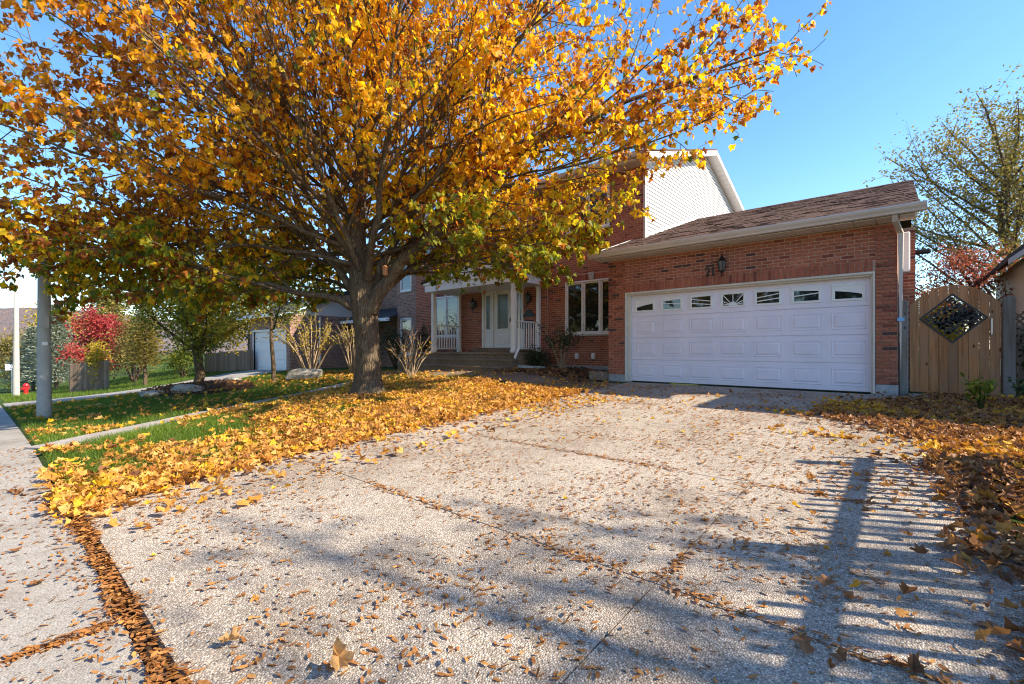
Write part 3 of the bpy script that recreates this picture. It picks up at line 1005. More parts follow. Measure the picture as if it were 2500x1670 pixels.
# --- house number 21
def stroke(pts, wid, y0, y1):
    b = MB()
    P = np.array(pts, float)
    T = np.gradient(P, axis=0)
    T /= np.linalg.norm(T, axis=1, keepdims=True)
    N = np.stack([-T[:, 1], T[:, 0]], -1)
    wd = np.array(wid)[:, None] / 2
    L_, R_ = P + N * wd, P - N * wd
    poly = [tuple(p) for p in L_] + [tuple(p) for p in R_[::-1]]
    n_ = len(P)
    vs = [(x_, y0, z_) for x_, z_ in poly] + [(x_, y1, z_) for x_, z_ in poly]
    m_ = len(poly)
    fs = []
    for i_ in range(n_ - 1):
        fs.append((i_, i_ + 1, m_ - 2 - i_, m_ - 1 - i_))
        fs.append((m_ + i_ + 1, m_ + i_, m_ + m_ - 1 - i_, m_ + m_ - 2 - i_))
    for i_ in range(m_):
        i2 = (i_ + 1) % m_
        fs.append((i_, m_ + i_, m_ + i2, i2))
    return b.add(vs, fs)
nx0, nz0 = -3.325, 2.425
def T2(p): return (nx0 + p[0] * .095, nz0 + p[1] * .19)
two = [(.05, .70), (.06, .82), (.18, .94), (.42, .98), (.68, .93), (.80, .78), (.76, .60), (.58, .42), (.34, .25), (.16, .11)]
b2 = stroke([T2(p) for p in two], [.034, .030, .020, .018, .022, .032, .034, .030, .022, .016], YG - .034, YG - .017)
b2.prism([T2(p) for p in ((.02, 0), (.92, 0), (.96, .26), (.86, .26), (.80, .15), (.10, .15))], 1, YG - .034, YG - .0172)
b2.lathe([(.0, 0), (.0, 0)], nx0, YG, 3) if False else None
b2.build('house_number', m_black, house, label='black metal digit 2')
def T1(p): return (nx0 + .125 + p[0] * .07, nz0 + p[1] * .19)
b1 = MB()
b1.prism([T1(p) for p in ((.32, .06), (.72, .06), (.72, 1.0), (.55, 1.0), (.05, .80), (.05, .72), (.32, .80))], 1, YG - .034, YG - .017)
b1.prism([T1(p) for p in ((.08, 0), (.95, 0), (.95, .08), (.08, .08))], 1, YG - .035, YG - .0168)
b1.build('house_number', m_black, house, label='black metal digit 1')

# --- wall lanterns
def lantern(x, y, z, s, label):
    t = thing('wall_lantern', (x, y, z), label, 'lantern', 'black wall lanterns on the house')
    bp = MB()
    bp.prism([(x + .045 * s * math.cos(a) * (1 if abs(math.sin(a)) < .7 else .7), z + .02 * s + .12 * s * math.sin(a)) for a in np.linspace(0, 2 * math.pi, 14, endpoint=False)], 1, y - .022, y - .001)
    bp.build('backplate', m_black, t)
    cy = y - .13 * s
    ar = MB()
    ar.tube([(x, y - .02, z - .05 * s), (x, y - .05 * s, z - .13 * s), (x, y - .10 * s, z - .15 * s), (x, cy, z - .11 * s)], .009 * s, 6)
    ar.tube([(x, y - .02, z + .06 * s), (x, y - .07 * s, z + .15 * s), (x, cy + .02 * s, z + .17 * s)], .007 * s, 6)
    ar.build('bracket', m_black, t)
    bo = MB()
    bo.lathe([(.012 * s, z - .24 * s), (.022 * s, z - .215 * s), (.012 * s, z - .19 * s), (.03 * s, z - .16 * s), (.055 * s, z - .13 * s), (.062 * s, z - .115 * s), (.02 * s, z - .11 * s)], x, cy, 6)
    bo.lathe([(.088 * s, z + .075 * s), (.092 * s, z + .085 * s), (.075 * s, z + .11 * s), (.045 * s, z + .15 * s), (.03 * s, z + .165 * s), (.024 * s, z + .18 * s), (.014 * s, z + .20 * s), (.02 * s, z + .215 * s), (.006 * s, z + .25 * s)], x, cy, 6)
    bo.build('cap_and_base', m_black, t)
    gl = MB()
    gl.lathe([(.053 * s, z - .112 * s), (.078 * s, z + .072 * s)], x, cy, 6)
    gl.build('glass', m_lglass, t)
    for q in range(6):
        a = 2 * math.pi * q / 6
        MB().tube([(x + .056 * s * math.cos(a), cy + .056 * s * math.sin(a), z - .118 * s), (x + .083 * s * math.cos(a + .0), cy + .083 * s * math.sin(a), z + .078 * s)], .0075 * s, 5).build('glass_bar', m_black, t)
lantern(-2.95, YG - .012, 2.62, 1.02, 'black carriage lantern beside the number 21 above the garage door')
lantern(-12.50, YH - .012, 2.52, 1.15, 'black lantern on the brick between porch window and front door')
lantern(-9.80, YH - .012, 2.56, 1.15, 'black lantern above the two dark plaques right of the front door')

# --- windows
def window(o_, n_, Y, parent, sill=True, name='window', sashes=True, mat=None):
    x0, x1, z0, z1 = o_
    mat = mat or m_white
    f = MB()
    t_ = .05
    f.box(x0, x1, Y - .02, Y + .10, z1 - t_, z1, bev=.006)
    f.box(x0, x1, Y - .02, Y + .10, z0, z0 + t_, bev=.006)
    f.box(x0, x0 + t_, Y - .018, Y + .10, z0 + t_, z1 - t_, bev=.006)
    f.box(x1 - t_, x1, Y - .018, Y + .10, z0 + t_, z1 - t_, bev=.006)
    wd = (x1 - x0 - 2 * t_) / n_
    for i_ in range(1, n_):
        f.box(x0 + t_ + wd * i_ - .022, x0 + t_ + wd * i_ + .022, Y - .016, Y + .10, z0 + t_, z1 - t_, bev=.005)
    fo = f.build(name, mat, parent)
    for i_ in range(n_):
        a, b = x0 + t_ + wd * i_ + (.022 if i_ else 0), x0 + t_ + wd * (i_ + 1) - (.022 if i_ < n_ - 1 else 0)
        s_ = MB()
        q = .05
        za, zb = z0 + t_, z1 - t_
        ya, yb = Y + .012, Y + .06
        s_.box(a + .002, b - .002, ya, yb, za + .002, za + q, bev=.006).box(a + .002, b - .002, ya, yb, zb - q, zb - .002, bev=.006)
        s_.box(a + .002, a + q, ya, yb, za + q, zb - q, bev=.006).box(b - q, b - .002, ya, yb, za + q, zb - q, bev=.006)
        s_.build('sash', mat, fo)
        MB().box(a + q - .004, b - q + .004, Y + .030, Y + .036, za + q - .004, zb - q + .004).build('pane', m_glass, fo)
    if sill:
        MB().prism([(Y - .06, z0 - .045), (Y + .0, z0 - .045), (Y + .0, z0 - .004), (Y - .055, z0 - .014)][::-1], 0, x0 - .04, x1 + .04).build('sill', m_stone_key, fo)
    MB().box(x0 + .02, x1 - .02, Y + .25, Y + .26, z0, z1).build('dark_interior_sheet', m_black, fo)  # black sheet standing in for the dark room behind the panes
    return fo
window(win_r, 3, YH, house)
window(win_p, 2, YH, house)
window(win_u, 2, YH, house)
window(win_u2, 2, YH, house)
window(win_u3, 2, YH, house)

# --- front door with sidelights
fdm = MB()
x0, x1, z0, z1 = door_o
fdm.box(x0, x1, YH - .02, YH + .12, z1 - .12, z1, bev=.01)
fdm.box(x0 - .05, x1 + .05, YH - .05, YH - .001, z1 - .02, z1 + .05, bev=.01)
for xa, xb in ((x0, x0 + .09), (-11.66, -11.58), (-10.66, -10.58), (x1 - .09, x1)):
    fdm.box(xa, xb, YH - .02, YH + .12, z0, z1 - .12, bev=.008)
fdm.box(x0, x1, YH - .03, YH + .12, z0 - .03, z0 + .0, bev=.005)
front_door = fdm.build('front_door', m_white, house)
MB().box(-11.575, -10.665, YH + .03, YH + .075, z0 + .005, z1 - .122, bev=.004).build('door_leaf', m_white, front_door)
def lite(xc, w_, zc, h_, panel=True):
    fr = MB()
    for (a, b, p, q) in ((-w_ / 2, w_ / 2, h_ / 2 - .05, h_ / 2), (-w_ / 2, w_ / 2, -h_ / 2, -h_ / 2 + .05), (-w_ / 2, -w_ / 2 + .05, -h_ / 2 + .05, h_ / 2 - .05), (w_ / 2 - .05, w_ / 2, -h_ / 2 + .05, h_ / 2 - .05)):
        fr.box(xc + a, xc + b, YH + .008, YH + .029, zc + p, zc + q, bev=.006)
    fr.build('lite_frame', m_white, front_door)
    MB().box(xc - w_ / 2 + .045, xc + w_ / 2 - .045, YH + .016, YH + .022, zc - h_ / 2 + .045, zc + h_ / 2 - .045).build('pane', m_leaded, front_door)
    ca = MB()
    iw, ih = w_ - .1, h_ - .1
    for fx in ((-.3, .3) if iw > .3 else (0,)):
        ca.box(xc + fx * iw - .004, xc + fx * iw + .004, YH + .010, YH + .0155, zc - ih / 2, zc + ih / 2)
    for fz in (-.34, .0, .34):
        ca.box(xc - iw / 2, xc + iw / 2, YH + .0105, YH + .0150, zc + fz * ih - .004, zc + fz * ih + .004)
    ca.build('caming', m_black, front_door)
lite(-11.12, .62, z0 + 1.33, 1.36)
ring_panel(-11.12, z0 + .33, .62, .42, [(0, -.001), (.015, .010), (.04, .003), (.08, .013), (.09, .013)], YH + .03).build('raised_panel', m_white, front_door)
for xc in (-11.865, -10.335):
    MB().box(xc - .203, xc + .203, YH + .03, YH + .07, z0 + .003, z1 - .122, bev=.003).build('sidelight', m_white, front_door)
    lite(xc, .30, z0 + 1.33, 1.36)
    ring_panel(xc, z0 + .33, .28, .42, [(0, -.001), (.012, .008), (.03, .003), (.06, .011), (.07, .011)], YH + .03).build('raised_panel', m_white, front_door)
MB().box(-10.74, -10.71, YH - .02, YH + .029, z0 + .92, z0 + 1.1, bev=.006).box(-10.80, -10.71, YH - .035, YH - .02, z0 + .99, z0 + 1.015, bev=.005).build('door_handle', m_black, front_door)
# plaques: a scalloped one over a plain rectangle
px = -9.86
pl = [(px - .26, 1.93), (px + .26, 1.93), (px + .25, 2.02), (px + .17, 2.05), (px + .12, 2.14), (px + .05, 2.19), (px - .05, 2.19), (px - .12, 2.14), (px - .17, 2.05), (px - .25, 2.02)]
MB().prism(pl, 1, YH - .04, YH - .018).build('plaque', m_black, house)
MB().box(px - .30, px + .22, YH - .14, YH - .018, 1.52, 1.80, bev=.015).build('mailbox', m_black, house)

# --- porch: platform, steps, posts, railings, roof
PZ = .70
po = MB()
po.box(-14.1, -8.95, 10.87, YH - .05, -.3, PZ - .07)
porch = po.build('porch_base', m_agg2, house)
MB().box(-14.13, -8.92, 10.82, YH - .03, PZ - .069, PZ, bev=.012).build('tread', m_agg2, porch)
MB().box(-12.3, -9.95, 12.02, YH - .025, PZ + .001, PZ + .155, bev=.012).build('door_step', m_agg2, porch)
for i_, (zt, yf, xa, xb) in enumerate(((.485, 10.48, -14.25, -9.02), (.275, 10.14, -14.45, -9.1))):
    MB().box(xa + .03, xb - .03, yf + .03, 10.868 - .001 * i_, -.3, zt - .061).build('riser', m_agg2, porch)
    MB().box(xa, xb, yf, yf + .40, zt - .06, zt, bev=.010).build('tread', m_agg2, porch)
def post(x, y, w_=.13):
    p = MB()
    p.box(x - w_ / 2, x + w_ / 2, y - w_ / 2, y + w_ / 2, PZ, 2.96, bev=.006)
    p.box(x - w_ / 2 - .015, x + w_ / 2 + .015, y - w_ / 2 - .015, y + w_ / 2 + .015, PZ + .001, PZ + .10, bev=.005)
    p.box(x - w_ / 2 - .015, x + w_ / 2 + .015, y - w_ / 2 - .015, y + w_ / 2 + .015, 2.88, 2.961, bev=.005)
    p.build('porch_post', m_white, house)
for x in (-13.30, -9.37):
    post(x, 10.98)
    post(x, 12.28, .12)
    rl = MB()
    rl.box(x - .035, x + .035, 11.05, 12.22, PZ + .98, PZ + 1.03, bev=.008)
    rail = rl.build('railing', m_white, house)
    MB().box(x - .02, x + .02, 11.05, 12.22, PZ + .10, PZ + .14, bev=.005).build('bottom_rail', m_white, rail)
    for y in np.arange(11.13, 12.2, .125):
        MB().box(x - .014, x + .014, y - .014, y + .014, PZ + .139, PZ + .981).build('baluster', m_white, rail)
pr = MB()
pr.box(-13.55, -9.05, 10.80, YH - .02, 2.965, 3.00)
pr.box(-13.55, -9.05, 10.78, 10.80, 2.93, 3.22)
pr.box(-13.57, -13.55, 10.78, YH - .02, 2.93, 3.22)
pr.box(-9.05, -9.03, 10.78, YH - .02, 2.93, 3.22)
pr.box(-13.62, -8.98, 10.74, 10.779, 3.17, 3.26, bev=.012)
porch_roof = pr.build('porch_roof', m_white, house)
MB().prism([(-13.6, 3.262), (-9.0, 3.262), (-11.3, 3.95)], 1, 10.82, 10.86).build('pediment', m_white, porch_roof)
pg = MB()
for sgn in (-1, 1):
    xe = -11.3 + sgn * 2.45
    pg.prism([(-11.3, 4.06), (xe, 3.30), (xe, 3.24), (-11.3, 3.98)][::sgn], 1, 10.70, YH - .02, h=.4)
pg.build('porch_shingles', m_shingle, porch_roof)
MB().prism([(10.66, 3.26), (10.66, 3.17), (10.735, 3.17), (10.735, 3.26)], 0, -9.5, -8.9).build('porch_gutter', m_white, porch_roof)
# vents low on the wall, splash block, concrete block at the garage corner
for x in (-7.9, -7.30):
    MB().box(x - .07, x + .07, YH - .05, YH - .012, .50, .68, bev=.008).box(x - .055, x + .055, YH - .085, YH - .049, .56, .66, bev=.01).build('wall_vent', m_white, house)
sp = MB()
sp.box(-.16, .16, -.38, .38, 0, .03).box(-.16, -.12, -.38, .38, .0301, .075).box(.12, .16, -.38, .38, .0301, .075).box(-.119, .119, .34, .38, .0301, .075)
so = sp.build('splash_block', m_found, None, label='grey splash block lying below the porch downspout', cat='splash block')
so.location = (-8.35, 10.60, g1(-8.35, 10.6) + .09)
so.rotation_euler = (R(-4), 0, R(-28))
cb = MB().box(-6.18, -5.76, 10.24, 10.52, g1(-6, 10.3) - .02, .235, bev=.02).build('concrete_block', m_agg2, None, label='rough concrete block standing at the left corner of the garage', cat='block')

# ------------------------------------------------------------------ arched cedar gate with a cut-out diamond screen
YT = 10.75
gate = thing('garden_gate', (.65, YT, 0), 'arched cedar board gate with black diamond leaf screen beside the garage', 'gate')
gx0, gx1, gxc, gzc, gh = .095, 1.205, .64, 1.335, .415
def arch(x): return 1.905 - .335 * (abs((x - gxc) / .56)) ** 2.1
nb = 9
bwid = (gx1 - gx0) / nb
for i_ in range(nb):
    a, b = gx0 + i_ * bwid + .0025, gx0 + (i_ + 1) * bwid - .0025
    X_ = sorted({a, b, *[x_ for x_ in (gxc, gxc - gh, gxc + gh) if a < x_ < b], (a + b) / 2})
    m_ = MB()
    y0, y1 = YT + random.uniform(-.003, .003), YT + .022
    zb = .06
    inside = [gh - abs(x_ - gxc) for x_ in X_]
    if max(inside) <= 0:
        m_.prism([(x_, zb) for x_ in X_] + [(x_, arch(x_)) for x_ in X_[::-1]], 1, y0, y1)
    else:
        MB().prism([(x_, zb) for x_ in X_] + [(x_, gzc - max(0, q)) for x_, q in list(zip(X_, inside))[::-1]], 1, y0, y1).build('board', m_wood, gate)
        m_.prism([(x_, gzc + max(0, q) + (1e-4 if q <= 0 else 0)) for x_, q in zip(X_, inside)] + [(x_, arch(x_)) for x_ in X_[::-1]], 1, y0, y1)
    m_.build('board', m_wood, gate)
for z in (.35, 1.62 - .9, ):
    MB().box(gx0, gx1, YT + .023, YT + .06, z, z + .09).build('rail', m_wood_g, gate)
scr = MB()
o_, i2 = gh + .012, gh - .028
dm = [(0, o_), (o_, 0), (0, -o_), (-o_, 0)]
dn = [(0, i2), (i2, 0), (0, -i2), (-i2, 0)]
for q in range(4):
    q2 = (q + 1) % 4
    scr.prism([(gxc + dm[q][0], gzc + dm[q][1]), (gxc + dm[q2][0], gzc + dm[q2][1]), (gxc + dn[q2][0], gzc + dn[q2][1]), (gxc + dn[q][0], gzc + dn[q][1])], 1, YT - .009, YT - .004)
scr.build('screen_frame', m_black, gate)
lf = MB()
rr = random.Random(3)
def in_d(x_, z_, m=.0): return abs(x_) + abs(z_) < i2 - m
def leafpoly(x_, z_, a, L_, w_):
    ca, sa = math.cos(a), math.sin(a)
    pts = []
    for (u, v) in ((0, 0), (.3, .5), (.65, .45), (1, 0), (.65, -.45), (.3, -.5)):
        p, q = u * L_, v * w_
        pts.append((x_ + p * ca - q * sa, z_ + p * sa + q * ca))
    if all(in_d(*p) for p in pts):
        lf.prism([(gxc + p, gzc + q) for p, q in pts], 1, YT - .008, YT - .005)
for stem in range(9):
    t0 = -.30 + stem * .075
    x_, z_ = -.22 + t0 * .9 + .02, -.20 - t0 * .55 - (.04 if stem % 2 else 0)
    if stem > 5: x_, z_ = rr.uniform(-.1, .3), rr.uniform(-.25, .05)
    a = .25 + rr.uniform(-.15, .75)
    pts = []
    for s_ in range(26):
        if not in_d(x_, z_, .005): 
            if pts: break
        else: pts.append((x_, z_))
        x_ += .022 * math.cos(a); z_ += .022 * math.sin(a)
        a += rr.uniform(-.06, .07)
        if s_ % 3 == 1 and in_d(x_, z_):
            for sg in (1, -1):
                leafpoly(x_, z_, a + sg * rr.uniform(.5, .8), rr.uniform(.07, .11), rr.uniform(.026, .038))
    if len(pts) > 2:
        for p, q in zip(pts, pts[1:]):
            L_ = math.hypot(q[0] - p[0], q[1] - p[1])
            n0, n1 = -(q[1] - p[1]) / L_ * .0045, (q[0] - p[0]) / L_ * .0045
            lf.prism([(gxc + p[0] + n0, gzc + p[1] + n1), (gxc + p[0] - n0, gzc + p[1] - n1), (gxc + q[0] - n0, gzc + q[1] - n1), (gxc + q[0] + n0, gzc + q[1] + n1)], 1, YT - .0085, YT - .0045)
for _ in range(150):
    leafpoly(rr.uniform(-.38, .38), rr.uniform(-.38, .38), rr.uniform(-.4, 1.4), rr.uniform(.06, .10), rr.uniform(.024, .034))
lf.build('screen_leaves', m_black, gate)
MB().box(1.09, 1.108, YT - .05, YT - .035, 1.05, 1.31, bev=.004).box(1.09, 1.108, YT - .036, YT - .001, 1.07, 1.085).box(1.09, 1.108, YT - .036, YT - .001, 1.275, 1.29).build('handle', m_metal, gate)
for nm, xa, xb, zt, lab in (('gate_post', -.045, .075, 1.68, 'weathered square post between the garage pier and the cedar gate'), ('gate_post', 1.225, 1.365, 1.655, 'grey weathered post on the far side of the cedar gate')):
    p = MB().box(xa, xb, YT - .03, YT + .09, -.2, zt, bev=.01).build(nm, m_wood_g, None)
    tag(p, lab, 'post', 'gate posts')
strip('gate_threshold', m_side, rect(.08, 1.0, 10.45, 10.72), 3, 3, .03, None, .08, 'structure')

# ------------------------------------------------------------------ fences
def board_fence(name, p0, p1, h, label, bw_=.14, gap=.004, mat=None, rail=True, cap=False, posts=2.4, lattice=0, side=-1, group=None):
    mat = mat or m_wood_f
    p0, p1 = Vector(p0), Vector(p1)
    d = (p1 - p0)
    L_ = d.length
    u = d / L_
    ang = math.atan2(u.y, u.x)
    t = thing(name, (p0.x, p0.y, 0), label, 'fence', group)
    t.rotation_euler = (0, 0, ang)
    t.location = (p0.x, p0.y, g1(p0.x, p0.y))
    z00 = t.location.z
    n_ = max(1, int(L_ / (bw_ + gap)))
    me = None
    def zz(s):
        q = p0 + u * s
        return g1(q.x, q.y) - z00
    def mk(nm, mb):
        me_ = bpy.data.meshes.new(nm)
        me_.from_pydata(mb.v, [], mb.f)
        me_.materials.append(mat)
        o = bpy.data.objects.new(nm, me_)
        col.objects.link(o)
        o.parent = t
        return o
    bm_ = MB().box(-bw_ / 2, bw_ / 2, -.009, .009, 0, h - lattice, bev=.003)
    base = mk('board', bm_)
    for i_ in range(n_):
        o = base if i_ == 0 else bpy.data.objects.new('board', base.data)
        if i_:
            col.objects.link(o)
            o.parent = t
        s = (i_ + .5) * L_ / n_
        o.location = (s, side * .02 + random.uniform(-.003, .003), zz(s) + .04 + random.uniform(-.012, .012))
        o.rotation_euler = (0, R(random.uniform(-.4, .4)), 0)
    if rail:
        for zf in (.25, h - lattice - .2):
            mk('rail', MB().add([(0, 0, zf + zz(0)), (L_, 0, zf + zz(L_)), (L_, .04, zf + zz(L_)), (0, .04, zf + zz(0)), (0, 0, zf + .09 + zz(0)), (L_, 0, zf + .09 + zz(L_)), (L_, .04, zf + .09 + zz(L_)), (0, .04, zf + .09 + zz(0))],
                                [(0, 3, 2, 1), (4, 5, 6, 7), (0, 1, 5, 4), (1, 2, 6, 5), (2, 3, 7, 6), (3, 0, 4, 7)]))
    s = 0
    while s <= L_ + .01:
        o = mk('post', MB().box(s - .05, s + .05, .005, .105, zz(s) - .2, zz(s) + h + .06, bev=.006))
        s += posts
    if cap:
        mk('cap_rail', MB().add([(-.03, -.05, h + .05 + zz(0)), (L_, -.05, h + .05 + zz(L_)), (L_, .09, h + .05 + zz(L_)), (-.03, .09, h + .05 + zz(0)), (-.03, -.05, h + .09 + zz(0)), (L_, -.05, h + .09 + zz(L_)), (L_, .09, h + .09 + zz(L_)), (-.03, .09, h + .09 + zz(0))],
                                [(0, 3, 2, 1), (4, 5, 6, 7), (0, 1, 5, 4), (1, 2, 6, 5), (2, 3, 7, 6), (3, 0, 4, 7)]))
    if lattice:
        la = MB()
        zb, zt = h - lattice + .02, h
        s = -lattice
        while s < L_:
            for sg in (1, -1):
                a, b = (s, s + lattice) if sg > 0 else (s + lattice, s)
                a, b = min(max(a, 0), L_), min(max(b, 0), L_)
                if abs(b - a) > .05:
                    la.tube([(a, .0 + .008 * sg, zb + zz(a)), (b, .008 * sg, zt + zz(b))], .016, 4, True)
            s += .13
        mk('lattice', la)
    return t
board_fence('wooden_fence', (-37.0, 3.45, 0), (-34.0, 3.05, 0), 1.32, 'short brown wooden fence with sunlit cap below the red tree', cap=True)
board_fence('wooden_fence', (-33.9, 3.05, 0), (-32.4, 4.45, 0), 1.50, 'brown wooden fence end with pale corner post beside the yellow vine', cap=False, posts=1.9)
board_fence('wooden_fence', (-31.5, 8.6, 0), (-27.2, 9.6, 0), 1.1, 'pale sunlit board fence behind the mulch bed tree', posts=2.2)
board_fence('lattice_fence', (-33.5, 12.5, 0), (-27.6, 12.0, 0), 1.55, 'dark fence with lattice top left of the pale garage door', lattice=.35, mat=m_wood_g)
# rail fence pieces between (thin horizontal poles)
rp = thing('pole_trellis', (-31.2, 5.6, g1(-31.2, 5.6)), 'thin pole trellis standing right of the corner fence post', 'trellis')
for (a, b) in (((-32.3, 4.5, 1.1), (-29.6, 5.6, 1.15)), ((-32.3, 4.5, .55), (-29.9, 5.5, .62)), ((-30.6, 5.2, 0), (-30.6, 5.2, 1.5)), ((-29.9, 5.5, 0), (-29.9, 5.5, 1.5)), ((-30.6, 5.2, 1.45), (-29.9, 5.5, 1.47)), ((-30.6, 5.2, .8), (-29.9, 5.5, .82))):
    zg = g1(-31.2, 5.6)
    MB().tube([(a[0], a[1], zg + a[2]), (b[0], b[1], zg + b[2])], .022, 5).build('pole', m_stem, rp)
# fence behind the gate at the right
board_fence('wooden_fence', (1.55, 13.2, 0), (4.4, 13.4, 0), 1.55, 'shaded brown fence beyond the right gate post', lattice=.3)
# picket fence along the right property line, just out of view; its shadow falls on the driveway
def picket_fence():
    x_, ya, yb = 1.50, 1.2, 6.3
    t = thing('picket_fence', (x_, ya, g1(x_, ya)), 'open picket fence beside the driveway casting striped shadows', 'fence')
    for y in (ya, 3.95, 6.05):
        z = g1(x_, y)
        MB().box(x_ - .05, x_ + .05, y - .05, y + .05, z - .2, z + 1.95, bev=.008).build('post', m_wood_g, t)
    for hz in (.30, .95, 1.50):
        MB().add([(x_ - .02, ya, g1(x_, ya) + hz), (x_ + .02, ya, g1(x_, ya) + hz), (x_ + .02, yb, g1(x_, yb) + hz), (x_ - .02, yb, g1(x_, yb) + hz)] + [(x_ - .02, ya, g1(x_, ya) + hz + .09), (x_ + .02, ya, g1(x_, ya) + hz + .09), (x_ + .02, yb, g1(x_, yb) + hz + .09), (x_ - .02, yb, g1(x_, yb) + hz + .09)],
                 [(0, 3, 2, 1), (4, 5, 6, 7), (0, 1, 5, 4), (1, 2, 6, 5), (2, 3, 7, 6), (3, 0, 4, 7)]).build('rail', m_wood_g, t)
    for y in np.arange(ya + .08, yb, .125):
        z = g1(x_, y)
        if abs(y - 3.95) < .08 or abs(y - 6.05) < .08: continue
        MB().box(x_ - .045, x_ - .022, y - .022, y + .022, z + .05, z + random.uniform(1.60, 1.80), bev=.004).build('picket', m_wood_g, t)
picket_fence()

# ------------------------------------------------------------------ neighbouring houses
def brick_skin(parent, parts, mat, name='brickwork'):
    V_, F_, H_, b0 = [], [], [], 0
    for V, F, H in parts:
        V_.append(V); F_.append(F + b0); H_.append(H); b0 += len(V)
    return tag(npmesh(name, np.concatenate(V_), [np.concatenate(F_)], mat, parent, {'h': np.concatenate(H_)}), kind='stuff')
nh = thing('pale_brick_house', (-24, 10, -.4), 'pale brick neighbouring house with light blue garage door behind the maple trunk', 'house')
NX0, NX1, NY = -28.2, -23.0, 9.9
nd = (-27.6, -23.45, -.7, 1.75)
b = MB()
wall_with_openings(b, NX0, NX1, -1.2, 2.6, NY, NY + .2, [nd])
b.box(NX1 - .2, NX1, NY + .2, 14.5, -1.2, 2.6)
b.box(NX0, NX0 + .2, NY + .2, 20, -1.2, 2.6)
wop = (-18.05, -17.2, .55, 2.25)
b.box(-23, -17.75, 14.3, 14.5, -1.2, 5.6)
wall_with_openings(b, -18.3, -16.75, -1.2, 5.4, 12.9, 13.1, [wop, (-18.05, -17.2, 3.5, 4.8)])
b.box(-18.3, -18.1, 13.1, 14.3, -1.2, 5.4)
b.build('wall', m_mortar2, nh)
pt = [brick_np(courses(NX0, NX1, -.55, 2.6, openings=[nd]), front(NY)), brick_np(courses(NY, 14.3, -.4, 2.6), side_px(NX1)),
      brick_np(courses(-23, -18.3, -.2, 5.5), front(14.3)), brick_np(courses(-18.3, -16.75, .0, 5.3, openings=[wop, (-18.05, -17.2, 3.5, 4.8)]), front(12.9))]
brick_skin(nh, pt, m_brick_n)
rf = MB()
rf.prism([(9.4, 2.62), (13.0, 4.0), (16.5, 2.62), (16.5, 2.5), (13.0, 3.85), (9.4, 2.5)][::-1], 0, NX0 - .3, NX1 + .35, h=.3)
rf.prism([(12.2, 5.45), (17.0, 7.3), (22, 5.45), (22, 5.3), (17, 7.15), (12.2, 5.3)][::-1], 0, -28.5, -16.6, h=.5)
rf.prism([(12.5, 2.35), (14.3, 3.0), (14.3, 2.9), (12.5, 2.25)], 0, -22.8, -18.31, h=.5)
rf.build('roof', m_shingle_g, nh)
MB().box(-22.8, -18.31, 12.42, 12.5, 2.15, 2.30).box(NX0 - .3, NX1 + .35, 9.3, 9.4, 2.42, 2.6).box(-28.5, -16.6, 12.1, 12.2, 5.2, 5.42).build('gutter', m_white, nh)
MB().prism([(9.9, 2.55), (16, 2.55), (13, 3.8)], 0, NX1 - .02, NX1 + .02).build('gable', m_vinyl, nh)
ngd = MB().box(nd[0], nd[1], NY + .08, NY + .12, nd[2], nd[3]).build('garage_door', m_white, nh)
for r_ in range(5):
    MB().box(nd[0], nd[1], NY + .06, NY + .079, nd[2] + .48 * r_ + .01, nd[2] + .48 * (r_ + 1) - .015, bev=.01).build('door_section', m_white, ngd)
MB().box(nd[0] - .1, nd[0], NY - .03, NY + .1, -.9, nd[3]).box(nd[1], nd[1] + .1, NY - .03, NY + .1, -.9, nd[3]).box(nd[0] - .1, nd[1] + .1, NY - .032, NY + .1, nd[3] + .001, nd[3] + .1).build('door_trim', m_white, nh)
MB().tube([(NX1 + .06, 11.4, 2.45), (NX1 + .06, 11.4, -.3)], .05, 4).build('downspout', m_white, nh)
window(wop, 1, 12.9, nh)
window((-18.05, -17.2, 3.5, 4.8), 1, 12.9, nh)

# house on the right whose roof edge shows at the picture's border; its bulk stands out of view
rh = thing('beige_house', (6, 15, 0), 'neighbouring house whose grey eave shows beyond the gate at the frame edge', 'house')
b = MB()
b.box(3.85, 13, 10.85, 18.0, -.4, 5.2)
b.build('wall', m_mortar2, rh)
b = MB()
b.prism([(2.3, -.4), (3.84, -.4), (3.84, 4.5), (2.3, 3.1)], 1, 15.7, 21.5)
b.build('rear_wall', m_vinyl, rh)
b = MB()
b.prism([(1.85, 2.98), (3.84, 4.77), (3.84, 4.62), (1.85, 2.86)], 1, 15.3, 21.8, h=.4)
b.build('rear_roof', m_shingle_g, rh)
b = MB()
b.prism([(1.83, 2.87), (3.84, 4.61), (3.84, 4.45), (1.83, 2.74)], 1, 15.26, 15.3)
b.build('rake_board', m_gutter, rh)
b = MB()
e0, e1, f0, f1, ez = 3.40, 13.4, 10.35, 18.4, 5.25
b.add([(e0, f0, ez), (e1, f0, ez), (e1, f1, ez), (e0, f1, ez), (6.9, 14.3, 7.2), (9.9, 14.3, 7.2), (e0, f0, ez - .15), (e1, f0, ez - .15), (e1, f1, ez - .15), (e0, f1, ez - .15)],
      [(0, 1, 5, 4), (1, 2, 5), (2, 3, 4, 5), (3, 0, 4), (0, 6, 7, 1), (1, 7, 8, 2), (2, 8, 9, 3), (3, 9, 6, 0), (6, 9, 8, 7)], .5)
b.build('roof', m_shingle_g, rh)

